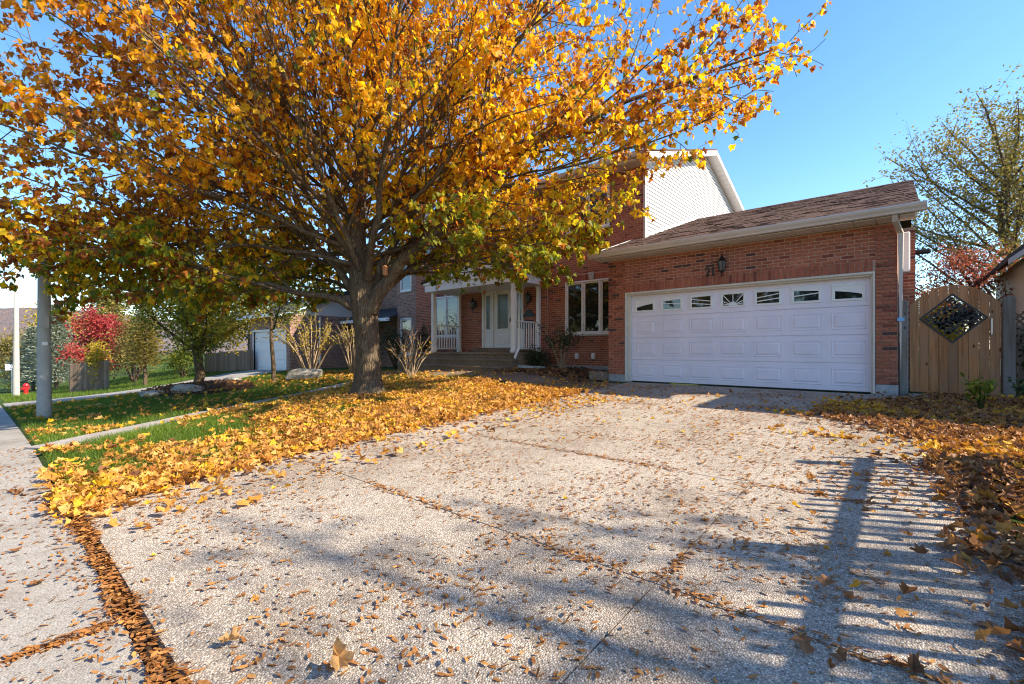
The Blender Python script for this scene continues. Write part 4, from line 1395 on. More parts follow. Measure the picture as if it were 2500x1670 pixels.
# ------------------------------------------------------------------ street furniture
def tapered(name, x, y, h, r0, r1, mat, label, cat, n=20):
    z = g1(x, y)
    t = thing(name, (x, y, z), label, cat)
    MB().lathe([(r0, z - .1), (r0, z + .02), (r0 * .98 + r1 * .02, z + .3), ((r0 + r1) / 2, z + h / 2), (r1, z + h)], x, y, n).build('shaft', mat, t, smooth=True)
    return t
pole = tapered('utility_pole', -14.04, .86, 3.75, .118, .098, m_pole, 'thick grey concrete pole on the lawn edge dappled with shade', 'pole')
cdir = Vector((14.04, -.86, 0)).normalized()
def plate(t, hx, hz, w_, h_, mat, nm, rad):
    c_ = Vector((-14.04, .86, g1(-14.04, .86))) + cdir * rad
    sd = Vector((-cdir.y, cdir.x, 0))
    m_ = MB()
    vs = []
    for o_ in (0, .025):
        for a, b_ in ((-1, -1), (1, -1), (1, 1), (-1, 1)):
            p = c_ + cdir * o_ + sd * (a * w_ / 2 + hx) + Vector((0, 0, hz + b_ * h_ / 2))
            vs.append(p)
    m_.add(vs, [(3, 2, 1, 0), (4, 5, 6, 7), (0, 1, 5, 4), (1, 2, 6, 5), (2, 3, 7, 6), (3, 0, 4, 7)])
    m_.build(nm, mat, t)
plate(pole, 0.01, 2.07, .125, .24, m_pole, 'hatch_cover', .102)
plate(pole, 0.01, 1.62, .085, .075, m_white, 'tag_plate', .105)
lamp = tapered('street_lamp', -38.9, 1.25, 8.0, .155, .085, m_pole, 'slender pale concrete lamp post farther down the sidewalk', 'lamp post')
zl = g1(-38.9, 1.25) + 8
MB().tube([(-38.9, 1.25, zl - .1), (-38.9, .3, zl + .5), (-38.9, -1.2, zl + .7)], .04, 6).box(-39.05, -38.75, -1.9, -1.15, zl + .64, zl + .78).build('arm', m_pole, lamp)
hz = g1(-41.6, 1.75)
hyd = thing('fire_hydrant', (-41.6, 1.75, hz), 'small red fire hydrant behind the slender lamp post', 'hydrant')
MB().lathe([(.16, hz - .05), (.16, hz + .05), (.11, hz + .06), (.11, hz + .5), (.15, hz + .51), (.15, hz + .56), (.12, hz + .62), (.07, hz + .68), (.03, hz + .70)], -41.6, 1.75, 12).build('body', m_red, hyd, smooth=False)
MB().tube([(-41.42, 1.6, hz + .40), (-41.78, 1.9, hz + .40)], .065, 8).tube([(-41.6, 1.75, hz + .36), (-41.45, 1.55, hz + .36)], .085, 8).build('outlet', m_red, hyd)
sz = g1(-52, 1.3)
sg_ = thing('street_sign', (-52, 1.45, sz), 'small pale street sign on a thin post at far sidewalk', 'sign')
MB().tube([(-52, 1.45, sz), (-52, 1.45, sz + 2.0)], .03, 6).build('post', m_metal, sg_)
MB().box(-52.03, -52.0, 1.1, 1.8, sz + 1.75, sz + 2.2).build('panel', m_white, sg_)

# ------------------------------------------------------------------ rocks
def rock(x, y, sx, sy, sz_, label, rot=0., seed=0, name='boulder', sink=.25, group=None):
    n1, n2 = 14, 9
    r_ = np.random.default_rng(seed)
    ph = r_.uniform(0, 6, 6)
    V = []
    for j_ in range(n2 + 1):
        th = math.pi * j_ / n2
        for i_ in range(n1):
            a = 2 * math.pi * i_ / n1
            d = np.array([math.sin(th) * math.cos(a), math.sin(th) * math.sin(a), math.cos(th)])
            d = np.sign(d) * np.abs(d) ** .72
            k_ = 1 + .10 * math.sin(3 * a + ph[0] + 2 * th) + .08 * math.sin(5 * th + ph[1] + a * 2) + r_.normal() * .025
            V.append(d * k_)
    V = np.array(V) * np.array([sx, sy, sz_])
    c_, s_ = math.cos(rot), math.sin(rot)
    V = np.stack([V[:, 0] * c_ - V[:, 1] * s_ + x, V[:, 0] * s_ + V[:, 1] * c_ + y, V[:, 2] + g1(x, y) + sz_ * (1 - sink * 2)], -1)
    i_ = (np.arange(n2)[:, None] * n1 + np.arange(n1)[None])
    i2 = (np.arange(n2)[:, None] * n1 + (np.arange(n1)[None] + 1) % n1)
    F = np.stack([i_, i2, i2 + n1, i_ + n1], -1).reshape(-1, 4)[:, ::-1]
    o = npmesh(name, V, [F], m_rock)
    return tag(o, label, 'rock', group)
rock(-16.55, 4.05, .42, .24, .17, 'long pale boulder at the front edge of the mulch bed', .9, 1)
rock(-17.3, 3.35, .34, .22, .11, 'low dark boulder left of the long pale one in the mulch bed', .7, 2)
rock(-19.6, 6.2, .42, .22, .14, 'flat white rock on the grass behind the mulch bed', .9, 3)
rock(-16.3, 7.55, .62, .40, .26, 'large mossy boulder under the bare many stemmed shrub', .6, 4)

# ------------------------------------------------------------------ the maple
RV = np.array([math.cos(TH), math.sin(TH), 0.])        # across the view, to the right
FV = np.array([-math.sin(TH), math.cos(TH), 0.])       # away from the street
TB = np.array([-8.44, 5.24, g1(-8.44, 5.24)])
def tw(u, v, z):
    return TB + RV * u + FV * v + np.array([0, 0, z])
def inside(p):
    q = p - TB
    u, v, z = q @ RV, q @ FV, q[2]
    if z > 10.8 or z < 1.4: return False
    pf = np.interp(z, [1.5, 2.2, 3.2, 4.5, 6.5, 8.5, 10.0, 10.8], [.80, .92, 1., 1., .95, .78, .45, .1])
    ru = 9.0 if u > 0 else 8.8
    rv = 4.8 if v < 0 else 6.0
    if (u / (ru * pf)) ** 2 + (v / (rv * pf)) ** 2 > 1: return False
    zlo = np.interp(u, [-9, -1.5, .3], [1.9, 2.0, 2.42])
    if z < zlo + .145 * v + .70 * max(0, u - 3.05): return False
    if z < 1.6 + .62 * max(0, -v - .6): return False
    return True
polys = {0: [], 1: [], 2: [], 3: []}
twigs = []
def nrm_(a): return a / (np.linalg.norm(a) + 1e-9)
prng = np.random.default_rng(5)
def grow(p, d, length, r0, r1, seg, wob, up, level):
    pts, n_ = [p.copy()], max(2, int(length / seg))
    d = nrm_(d)
    for i_ in range(n_):
        d = nrm_(d + prng.normal(size=3) * wob + np.array([0, 0, up]))
        q = pts[-1] + d * (length / n_)
        if level >= 0 and i_ > 1 and not inside(q):
            break
        pts.append(q)
    P = np.array(pts)
    rad = np.linspace(r0, r1 if len(pts) == n_ + 1 else max(r1, .006), len(pts))
    polys[min(level, 3)].append((P, rad))
    return P, rad
def side_dir(d, ang, roll):
    a = nrm_(np.cross(d, [0.13, .2, 1.]))
    b_ = np.cross(d, a)
    return nrm_(d * math.cos(ang) + (a * math.cos(roll) + b_ * math.sin(roll)) * math.sin(ang))
def sub_branches(P, rad, level):
    seglen = np.linalg.norm(np.diff(P, axis=0), axis=1)
    L_ = seglen.sum()
    cum = np.concatenate([[0], np.cumsum(seglen)])
    if level == 0:
        s = .10 * L_ + .25
        roll = prng.uniform(0, 6)
        while s < L_:
            k_ = min(np.searchsorted(cum, s), len(P) - 1)
            p = P[k_ - 1] + (P[k_] - P[k_ - 1]) * ((s - cum[k_ - 1]) / max(1e-6, cum[k_] - cum[k_ - 1]))
            d = nrm_(P[k_] - P[k_ - 1])
            rr_ = rad[k_] * .55
            ln = (.55 * (L_ - s) + .9) * prng.uniform(.7, 1.2)
            Q, qr = grow(p, side_dir(d, prng.uniform(.5, .85), roll), min(ln, 2.9), max(.007, min(rr_, .03)), .004, .26, .085, .035, 1)
            roll += 2.4 + prng.uniform(-.5, .5)
            sub_branches(Q, qr, 1)
            s += prng.uniform(.24, .42)
        twigs.append((P[-3:], 1.))
    else:
        s = .18
        roll = prng.uniform(0, 6)
        while s < L_:
            k_ = min(np.searchsorted(cum, s), len(P) - 1)
            p = P[k_]
            d = nrm_(P[k_] - P[k_ - 1])
            ln = prng.uniform(.22, .62)
            Q, qr = grow(p, side_dir(d, prng.uniform(.5, 1.0), roll), ln, .0048, .0022, .14, .16, .02, 2)
            if len(Q) > 1: twigs.append((Q, 1.))
            roll += 2.4 + prng.uniform(-.6, .6)
            s += prng.uniform(.13, .25)
        twigs.append((P[-2:], 1.))
# trunk and leader
trunk_pts = np.array([tw(0, 0, -.12), tw(0, 0, .0), tw(0, 0, .12), tw(-.01, 0, .35), tw(-.02, 0, .8), tw(-.04, 0, 1.3), tw(-.08, 0, 1.75), tw(-.12, .02, 2.2), tw(-.20, .05, 2.7), tw(-.28, .08, 3.3), tw(-.26, .1, 4.0), tw(-.16, .12, 4.9), tw(-.02, .1, 5.9), tw(.10, .05, 7.0), tw(.12, 0, 8.2), tw(.2, 0, 9.4)])
trunk_r = np.array([.46, .39, .32, .275, .252, .242, .252, .262, .215, .178, .148, .118, .09, .065, .04, .02])
def limb(ctrl, r0, r1, n_=14):
    C = np.array([tw(*c_) for c_ in ctrl])
    t_ = np.linspace(0, 1, len(C))
    tt = np.linspace(0, 1, n_)
    # Catmull-like smoothing through dense interpolation
    P = np.stack([np.interp(tt, t_, C[:, k_]) for k_ in range(3)], -1)
    for _ in range(2):
        P[1:-1] = (P[:-2] + 2 * P[1:-1] + P[2:]) / 4
    P[1:-1] += prng.normal(size=(n_ - 2, 3)) * .025
    rad = r0 + (r1 - r0) * np.linspace(0, 1, n_) ** .75
    polys[0].append((P, rad))
    return P, rad
limbs = []
explicit = [
    ([(.05, -.05, 1.75), (.28, -.1, 2.25), (.75, -.15, 2.85), (1.6, -.2, 3.55), (2.5, -.3, 4.35), (3.5, -.4, 5.1), (4.9, -.6, 5.75), (6.6, -.8, 6.2), (8.3, -1.0, 6.7)], .175, .012),
    ([(.0, .0, 2.0), (.25, .1, 2.75), (.75, .2, 3.7), (1.05, .2, 4.7), (1.35, .1, 5.8), (1.8, .0, 7.2), (2.2, .0, 8.6)], .115, .013),
    ([(.15, .1, 2.3), (.8, .4, 3.2), (1.4, .7, 4.2), (1.9, 1.0, 5.4), (2.4, 1.2, 6.7), (2.8, 1.5, 8.0)], .095, .013),
    ([(-.15, -.05, 1.78), (-.7, -.15, 2.05), (-1.5, -.3, 2.15), (-2.6, -.5, 2.35), (-4.0, -.8, 2.75), (-5.6, -1., 3.2)], .10, .011),
    ([(-.2, .0, 2.05), (-.75, .1, 2.75), (-1.5, .1, 3.6), (-2.1, .0, 4.6), (-2.6, -.2, 5.9), (-3.1, -.3, 7.3), (-3.4, -.4, 8.6)], .095, .013),
    ([(-.25, .05, 2.5), (-1.1, .2, 3.2), (-2.4, .4, 3.95), (-4.0, .5, 4.8), (-5.8, .5, 5.7), (-7.6, .4, 6.4)], .085, .012),
    ([(-.2, -.1, 2.8), (-.9, -.6, 3.8), (-1.7, -1.2, 5.0), (-2.6, -1.7, 6.3), (-3.4, -2.1, 7.6)], .075, .012),
    ([(-.25, .1, 3.1), (-.7, .2, 4.3), (-1.05, .2, 5.6), (-1.25, .1, 7.0), (-1.4, .1, 8.6)], .075, .012),
    ([(.0, .2, 2.2), (-.4, 1.0, 3.0), (-.8, 2.1, 4.0), (-1.2, 3.2, 5.1), (-1.5, 4.2, 6.3)], .09, .012),
    ([(.1, .2, 2.15), (.7, 1.1, 2.9), (1.5, 2.2, 3.7), (2.5, 3.2, 4.6), (3.5, 3.9, 5.6)], .09, .012),
    ([(.05, -.2, 2.4), (.45, -.9, 3.5), (.9, -1.7, 4.9), (1.3, -2.5, 6.4), (1.6, -3.1, 7.8)], .08, .012),
    ([(-.1, -.2, 2.6), (-.4, -1.0, 3.8), (-.7, -1.9, 5.2), (-.95, -2.7, 6.7)], .072, .012),
    ([(.1, .0, 2.35), (1.0, .3, 2.75), (2.0, .5, 2.95), (3.1, .6, 3.05), (4.3, .6, 3.35)], .055, .010),
    ([(-.2, .1, 2.1), (-1.0, .9, 2.5), (-2.2, 1.8, 2.75), (-3.6, 2.7, 2.95), (-5.2, 3.2, 3.3)], .06, .010),
    ([(.0, .05, 3.3), (.7, -.4, 4.4), (1.7, -.9, 5.4), (2.9, -1.4, 6.3), (4.2, -1.9, 7.1)], .065, .011),
    ([(.05, .05, 3.6), (1.1, .2, 4.5), (2.5, .3, 5.2), (4.2, .3, 5.7), (6.0, .1, 6.1), (8.2, -.3, 6.5)], .065, .009),
    ([(-.1, .05, 4.2), (-.9, -.4, 5.3), (-2.0, -1.0, 6.4), (-3.4, -1.5, 7.4)], .06, .011),
    ([(.0, .1, 4.6), (.6, .5, 5.9), (1.1, .9, 7.4), (1.4, 1.2, 8.8)], .055, .011),
    ([(-.25, .0, 2.9), (-1.5, .4, 3.1), (-3.0, .6, 2.95), (-4.8, .6, 2.75), (-6.8, .4, 2.8)], .05, .009),
    ([(-.2, .1, 2.6), (-1.2, 1.2, 2.95), (-2.2, 2.6, 2.95), (-3.2, 4.0, 3.0)], .05, .009),
    ([(-.25, -.1, 2.7), (-1.6, -.5, 3.05), (-3.4, -.7, 3.0), (-5.4, -.8, 2.85), (-7.6, -.9, 2.9)], .05, .009),
    ([(.15, .1, 2.6), (1.0, .5, 2.95), (2.0, .7, 2.95), (3.0, .8, 2.85), (3.9, .8, 2.9)], .045, .009),
    ([(.1, .0, 2.9), (1.2, -.1, 3.2), (2.4, -.2, 3.15), (3.5, -.2, 3.05), (4.8, -.3, 3.3)], .045, .009),
    ([(.15, .1, 3.2), (1.3, .4, 3.5), (2.6, .6, 3.55), (4.0, .7, 3.7), (5.4, .7, 4.2)], .05, .010),
    ([(.1, -.1, 3.4), (1.2, -.5, 3.8), (2.4, -.8, 4.0), (3.7, -1.0, 4.2), (5.2, -1.2, 4.6), (6.6, -1.4, 5.1)], .05, .010),
    ([(.2, .0, 3.9), (1.3, .1, 4.3), (2.7, .2, 4.6), (4.3, .2, 4.9), (5.9, .1, 5.4)], .05, .010),
    ([(-.25, -.1, 3.0), (-1.5, -.8, 3.5), (-3.0, -1.5, 3.9), (-4.8, -2.0, 4.4), (-6.4, -2.2, 5.0)], .055, .010),
    ([(-.25, .2, 3.2), (-1.6, 1.0, 3.6), (-3.3, 1.6, 4.1), (-5.2, 1.9, 4.8), (-7.0, 1.9, 5.6)], .055, .010),
    ([(-.25, .1, 3.6), (-1.5, -.2, 4.5), (-3.1, -.6, 5.5), (-4.8, -.9, 6.6), (-6.2, -1.1, 7.7)], .055, .010),
    ([(-.25, .1, 2.6), (-1.4, .3, 2.95), (-3.0, .2, 3.3), (-5.0, -.2, 3.8), (-7.2, -.6, 4.6)], .06, .010),
]
for c_, a, b_ in explicit:
    P, rd = limb(c_, a, b_)
    limbs.append((P, rd))
    sub_branches(P, rd, 0)
k_ = 0
for hh in np.linspace(2.6, 8.2, 34):
    az = k_ * 2.39996 + 1.0
    k_ += 1
    el = np.interp(hh, [2., 4., 6., 8.5], [R(18), R(40), R(55), R(68)]) + prng.uniform(-.12, .12)
    p = np.array([np.interp(hh, trunk_pts[:, 2] - TB[2], trunk_pts[:, i_]) for i_ in range(3)])
    d = RV * math.cos(az) * math.cos(el) + FV * math.sin(az) * math.cos(el) + np.array([0, 0, math.sin(el)])
    r0 = np.interp(hh, [2, 8.5], [.06, .025])
    P, rd = grow(p, d, 8.5 if hh < 5 else 5.5, r0, .006, .4, .05, .03, 0)
    if len(P) > 4:
        rd = np.linspace(r0, .008, len(P)); polys[0][-1] = (P, rd)
        sub_branches(P, rd, 0)
maple = thing('maple_tree', tuple(TB), 'large golden maple tree spreading over the lawn and the house front', 'tree')
# trunk with buttress flare
tp = []
NS = 28
tt = np.linspace(0, 1, 60)
t0 = np.linspace(0, 1, len(trunk_pts))
P = np.stack([np.interp(tt, t0, trunk_pts[:, i_]) for i_ in range(3)], -1)
rd = np.interp(tt, t0, trunk_r)
V, F = tube_np(P, rd, NS)
zrel = V[:, 2] - TB[2]
c2 = np.repeat(P, NS, 0)
an = np.arctan2(V[:, 1] - c2[:, 1], V[:, 0] - c2[:, 0])
fl = 1 + (.16 * np.sin(an * 5 + .7) + .08 * np.sin(an * 3 + 2)) * np.clip(1 - zrel / .55, 0, 1) + .03 * np.sin(an * 7 + zrel * 1.3) + .018 * np.sin(an * 13 + zrel * 4) + rng.normal(size=len(V)) * .008
V = c2 + (V - c2) * np.array(fl)[:, None]
parts = [(V, F)]
for P, rd in limbs:
    parts.append(tube_np(P, rd, 12))
V, F = merge(parts)
npmesh('trunk', V, [F], m_bark, maple, smooth=True)
br = [tube_np(P, rd, 7) for P, rd in polys[0][len(explicit):]] + [tube_np(P, rd, 5) for P, rd in polys[1] if len(P) > 1]
V, F = merge(br)
npmesh('branches', V, [F], m_twig, maple, smooth=True)
br = [tube_np(P, rd, 3) for P, rd in polys[2] if len(P) > 1]
V, F = merge(br)
tag(npmesh('twigs', V, [F], m_twig, maple), kind='stuff')
# leaves
LP, LT = [], []
for Q, wgt in twigs:
    q0 = Q[0]
    rel = q0 - TB
    u, v, z = rel @ RV, rel @ FV, rel[2]
    dens = 8.2
    if z > 6.5: dens *= .62
    if u < -2 and z > 3.2: dens *= .80
    if z < 3.4: dens *= 1.15
    cl_ = float(vnoise(q0[None], 1.05, 21)[0]) + .5 * float(vnoise(q0[None], 2.3, 5)[0])
    lo = .08 if (z > 3.0 and u < 3.5) else .45
    dens *= min(1.7, max(lo, .85 + 1.35 * cl_))
    if z < 4.2: dens *= 1.5
    elif u < -2: dens *= 1.15
    if u < -5: dens *= 1.45
    n_ = prng.poisson(dens * .92)
    if n_ == 0: continue
    t_ = prng.random(n_) ** .7 * (len(Q) - 1)
    i_ = np.minimum(t_.astype(int), len(Q) - 2)
    p = Q[i_] + (Q[i_ + 1] - Q[i_]) * (t_ - i_)[:, None]
    LP.append(p)
    LT.append(np.repeat((Q[-1] - Q[0])[None], n_, 0))
LP = np.concatenate(LP)
LT = np.concatenate(LT)
LT /= np.linalg.norm(LT, axis=1, keepdims=True) + 1e-9
n_ = len(LP)
print('maple leaves', n_, 'twigs', len(twigs))
pet = unit(n_) * .9 + LT * .6 + np.array([0, 0, -.35])
pet /= np.linalg.norm(pet, axis=1, keepdims=True)
LP = LP + pet * rng.uniform(.03, .09, (n_, 1))
tip = pet * .55 + unit(n_) * .55 + np.array([0, 0, -.75])
nr = unit(n_) + np.array([0, 0, .45])
rel = LP - TB
u, v, z = rel @ RV, rel @ FV, rel[:, 2]
hue = .60 + .10 * vnoise(LP, .9, 1) + .07 * vnoise(LP, 2.6, 4) + rng.normal(size=n_) * .075
hue -= .27 * ss(-1.0, -5.0, u) * ss(2.6, 4.6, z)
hue -= .10 * ss(4.5, 7.5, z)
hue += .07 * ss(-.5, 2.5, u) * ss(6.5, 3.5, z)
hue -= .04 * ss(4.0, 7.0, u)
hue += .24 * ss(3.9, 2.1, z) * ss(-8.5, -2, -np.abs(u + .6))
hue += .06 * ss(5, 2.5, z) * ss(0, 2, u)
gr_ = rng.random(n_) < (.04 + .30 * ss(3.8, 2.2, z) * ss(4.5, 1.5, u) + .07 * ss(1, 3, v))
hue = np.where(gr_, rng.uniform(.84, 1., n_), np.minimum(hue, .86))
brn = rng.random(n_) < np.clip(.13 + .20 * ss(-1, -5, u) + .25 * vnoise(LP, 1.8, 31) + .12 * ss(2.5, 5.5, u), .03, .6)
hue = np.where(brn, rng.uniform(.0, .22, n_), hue + .08)
size = rng.uniform(.075, .13, n_)
curl = rng.uniform(-.35, .45, n_) + np.where(hue < .3, rng.uniform(.3, .9, n_), 0)
V, F, H = leaves(LP, tip, nr, size, hue, curl=curl, curl2=rng.uniform(-.6, .3, n_))
tag(npmesh('crown', V, [F], m_maple, maple, {'h': H}), kind='stuff')
# a small suet feeder hanging from the right limb
fx = tw(.42, -.28, 2.62)
fe_ = thing('bird_feeder', tuple(fx), 'small orange brown bird feeder hanging at the fork of the maple', 'feeder')
MB().lathe([(.02, fx[2] - .17), (.05, fx[2] - .15), (.055, fx[2] - .02), (.07, fx[2] + .0), (.015, fx[2] + .05)], fx[0], fx[1], 8).tube([(fx[0], fx[1], fx[2] + .05), (fx[0], fx[1], fx[2] + .25)], .004, 4).build('body', m_wood, fe_)

# ------------------------------------------------------------------ other trees and shrubs
def skeleton(base, h, spread, nl, rr0, seed, lean=(0, 0), crown0=.35, upb=.5, sub=7, twig=.10):
    r_ = np.random.default_rng(seed)
    base = np.array(base, float)
    tubes, tips = [], []
    top = base + np.array([lean[0], lean[1], h * .8])
    P = np.linspace(base, top, 8)
    P[1:-1] += r_.normal(size=(6, 3)) * h * .012
    tubes.append((P, np.linspace(rr0, rr0 * .25, 8)))
    for i_ in range(nl):
        f = crown0 + (1 - crown0) * (i_ + r_.random()) / nl
        p = base + (top - base) * f
        az = i_ * 2.39996 + r_.uniform(-.4, .4)
        el = upb + f * .5 + r_.uniform(-.15, .15)
        L_ = spread * (1.15 - .6 * f) * r_.uniform(.8, 1.15)
        d = np.array([math.cos(az) * math.cos(el), math.sin(az) * math.cos(el), math.sin(el)])
        Q = [p]
        for s_ in range(5):
            d = d + r_.normal(size=3) * .08 + np.array([0, 0, .04])
            d /= np.linalg.norm(d)
            Q.append(Q[-1] + d * L_ / 5)
        Q = np.array(Q)
        tubes.append((Q, np.linspace(rr0 * (.38 if twig > .07 else .24), rr0 * .05, 6)))
        for s_ in range(sub):
            k_ = r_.integers(1, 5)
            dd = nrm_(Q[k_ + 1] - Q[k_ - 1] + 0) * .6 + r_.normal(size=3) * .5 + np.array([0, 0, .15])
            dd = nrm_(dd)
            l2 = L_ * r_.uniform(.25, .5)
            q2 = np.array([Q[k_] + dd * l2 * t_ + r_.normal(size=3) * .02 * t_ for t_ in (0, .33, .66, 1)])
            tubes.append((q2, np.linspace(rr0 * twig, rr0 * twig * .3, 4)))
            tips.append(q2)
        tips.append(Q[2:])
    return tubes, tips
def tree(name, base, h, spread, nl, rr0, seed, leafmat, nleaf, lsize, label, cat='tree', bark=None, huefn=None, scat=.12, group=None, crown0=.35, upb=.5, sub=7, lean=(0, 0), tmpl=(OVAL, OVAL_F), sides=6, twig=.10):
    tubes, tips = skeleton(base, h, spread, nl, rr0, seed, lean, crown0, upb, sub, twig)
    t = thing(name, tuple(base), label, cat, group)
    V, F = merge([tube_np(P, rd, sides if i_ < nl + 1 else 4) for i_, (P, rd) in enumerate(tubes)])
    npmesh('trunk', V, [F], bark or m_twig, t, smooth=True)
    if nleaf:
        per = max(1, nleaf // len(tips))
        A = []
        for Q in tips:
            t_ = rng.random(per) * (len(Q) - 1)
            i_ = np.minimum(t_.astype(int), len(Q) - 2)
            A.append(Q[i_] + (Q[i_ + 1] - Q[i_]) * (t_ - i_)[:, None])
        P = np.concatenate(A) + rng.normal(size=(per * len(tips), 3)) * scat
        n_ = len(P)
        hue = .5 + .22 * vnoise(P, 1.3, seed) + rng.normal(size=n_) * .15
        if huefn is not None: hue = huefn(P, hue)
        V, F, H = leaves(P, unit(n_) + np.array([0, 0, -.3]), unit(n_) + np.array([0, 0, .4]), rng.uniform(.7, 1.3, n_) * lsize, hue, *tmpl)
        tag(npmesh('crown', V, [F], leafmat, t, {'h': H}), kind='stuff')
    return t
def G(x, y, dz=-.05): return (x, y, g1(x, y) + dz)
def spruce(base, h, r, seed, mat, label, nb_=240, group=None, bare=.12):
    r_ = np.random.default_rng(seed)
    base = np.array(base, float)
    t = thing('spruce_tree', tuple(base), label, 'tree', group)
    MB().tube([base, base + np.array([0, 0, h * .5]), base + np.array([0, 0, h])], [h * .022, h * .013, .01], 8).build('trunk', m_twig, t)
    Ps, Ts, Ns = [], [], []
    for i_ in range(nb_):
        f = bare + (1 - bare) * (i_ / nb_) ** .9
        L_ = r * (1 - f) ** .8 * r_.uniform(.75, 1.1) + .08
        az = i_ * 2.39996
        p = base + np.array([0, 0, h * f])
        m = int(26 * (.35 + .65 * L_ / r))
        s = r_.random(m * 3)
        dr = np.array([math.cos(az), math.sin(az), 0])
        sd = np.array([-dr[1], dr[0], 0])
        lat = (r_.random(m * 3) - .5) * 2 * (.08 + .28 * L_ * (1 - s * .6))
        drop = -.16 * L_ * s + .14 * L_ * s * s
        Q = p + dr * (L_ * s)[:, None] + sd * lat[:, None]
        Q[:, 2] += drop + r_.normal(size=m * 3) * .03
        Ps.append(Q)
        Ts.append(dr + sd * np.sign(lat)[:, None] * .7 + r_.normal(size=(m * 3, 3)) * .3)
        Ns.append(np.array([0, 0, 1.]) + r_.normal(size=(m * 3, 3)) * .4)
    P = np.concatenate(Ps)
    n_ = len(P)
    hue = .5 + .2 * vnoise(P, 1.5, seed) + rng.normal(size=n_) * .2
    V, F, H = leaves(P, np.concatenate(Ts), np.concatenate(Ns), rng.uniform(.16, .30, n_) * (h / 7) ** .5, hue, np.array([(0, 0, 0), (.14, .4, .04), (0, 1, 0), (-.14, .4, .04)]), OVAL_F)
    tag(npmesh('crown', V, [F], mat, t, {'h': H}), kind='stuff')
    return t
def stems(name, base, n_, h, spread, r0, seed, label, mat=None, leafmat=None, nleaf=0, lsize=.05, cat='shrub', fork=3, huefn=None):
    r_ = np.random.default_rng(seed)
    base = np.array(base, float)
    t = thing(name, tuple(base), label, cat)
    tubes, tips = [], []
    for i_ in range(n_):
        az = i_ * 2.4 + r_.uniform(-.3, .3)
        rr_ = spread * math.sqrt((i_ + .6) / n_)
        p = base + np.array([math.cos(az), math.sin(az), 0]) * .12 * spread * r_.random()
        e = base + np.array([math.cos(az) * rr_, math.sin(az) * rr_, h * r_.uniform(.75, 1.05) * (1 - .25 * rr_ / spread)])
        Q = np.array([p + (e - p) * s + np.array([0, 0, h * .12 * math.sin(s * 3.1)]) + r_.normal(size=3) * .015 * (0 < s) for s in np.linspace(0, 1, 6)])
        tubes.append((Q, np.linspace(r0, r0 * .3, 6)))
        for k_ in range(fork):
            j_ = r_.integers(2, 5)
            d = nrm_((Q[j_ + 1] - Q[j_]) + r_.normal(size=3) * .12 * h * .3)
            q2 = np.array([Q[j_] + d * h * .33 * r_.uniform(.6, 1.1) * s + np.array([0, 0, .03 * s]) for s in (0, .5, 1)])
            tubes.append((q2, np.array([r0 * .45, r0 * .3, r0 * .15])))
            tips.append(q2)
        tips.append(Q[3:])
    V, F = merge([tube_np(P, rd, 5) for P, rd in tubes])
    npmesh('stems', V, [F], mat or m_stem, t, smooth=True)
    if nleaf:
        per = max(1, nleaf // len(tips))
        A = []
        for Q in tips:
            t_ = rng.random(per) * (len(Q) - 1)
            i_ = np.minimum(t_.astype(int), len(Q) - 2)
            A.append(Q[i_] + (Q[i_ + 1] - Q[i_]) * (t_ - i_)[:, None])
        P = np.concatenate(A) + rng.normal(size=(per * len(tips), 3)) * .04
        m = len(P)
        hue = .55 + .25 * vnoise(P, 2.5, seed) + rng.normal(size=m) * .15
        V, F, H = leaves(P, unit(m), unit(m) + np.array([0, 0, .6]), rng.uniform(.7, 1.3, m) * lsize, hue, OVAL, OVAL_F)
        tag(npmesh('leaves', V, [F], leafmat, t, {'h': H}), kind='stuff')
    return t
def cloud_bush(name, base, r3, n_, lsize, mat, label, seed, cat='shrub', lumps=9, group=None, stemmat=None):
    r_ = np.random.default_rng(seed)
    base = np.array(base, float)
    r3 = np.array(r3, float)
    t = thing(name, tuple(base), label, cat, group)
    C = []
    for i_ in range(lumps):
        d = r_.normal(size=3); d /= np.linalg.norm(d); d[2] = abs(d[2]) * 1.0
        C.append((base + np.array([0, 0, r3[2] * .55]) + d * r3 * np.array([.62, .62, .75]) * r_.uniform(.5, 1), r_.uniform(.35, .6)))
    tb = [tube_np(np.array([base, (base + c_) / 2 + r_.normal(size=3) * .05, c_]), np.array([.035, .02, .008]) * max(.5, r3[2] / 1.2), 5) for c_, _ in C]
    V, F = merge(tb)
    npmesh('stems', V, [F], stemmat or m_twig, t, smooth=True)
    per = n_ // lumps
    A = []
    for c_, k_ in C:
        d = unit(per) * (rng.random((per, 1)) ** .45)
        A.append(c_ + d * r3 * k_)
    P = np.concatenate(A)
    zmin = base[2] + .02
    P = P[P[:, 2] > zmin]
    m = len(P)
    hue = .5 + .25 * vnoise(P, 1.6 / max(.5, r3[0]), seed) + rng.normal(size=m) * .16
    V, F, H = leaves(P, unit(m) + np.array([0, 0, -.25]), unit(m) + np.array([0, 0, .5]), rng.uniform(.7, 1.3, m) * lsize, hue, OVAL, OVAL_F)
    tag(npmesh('foliage', V, [F], mat, t, {'h': H}), kind='stuff')
    return t

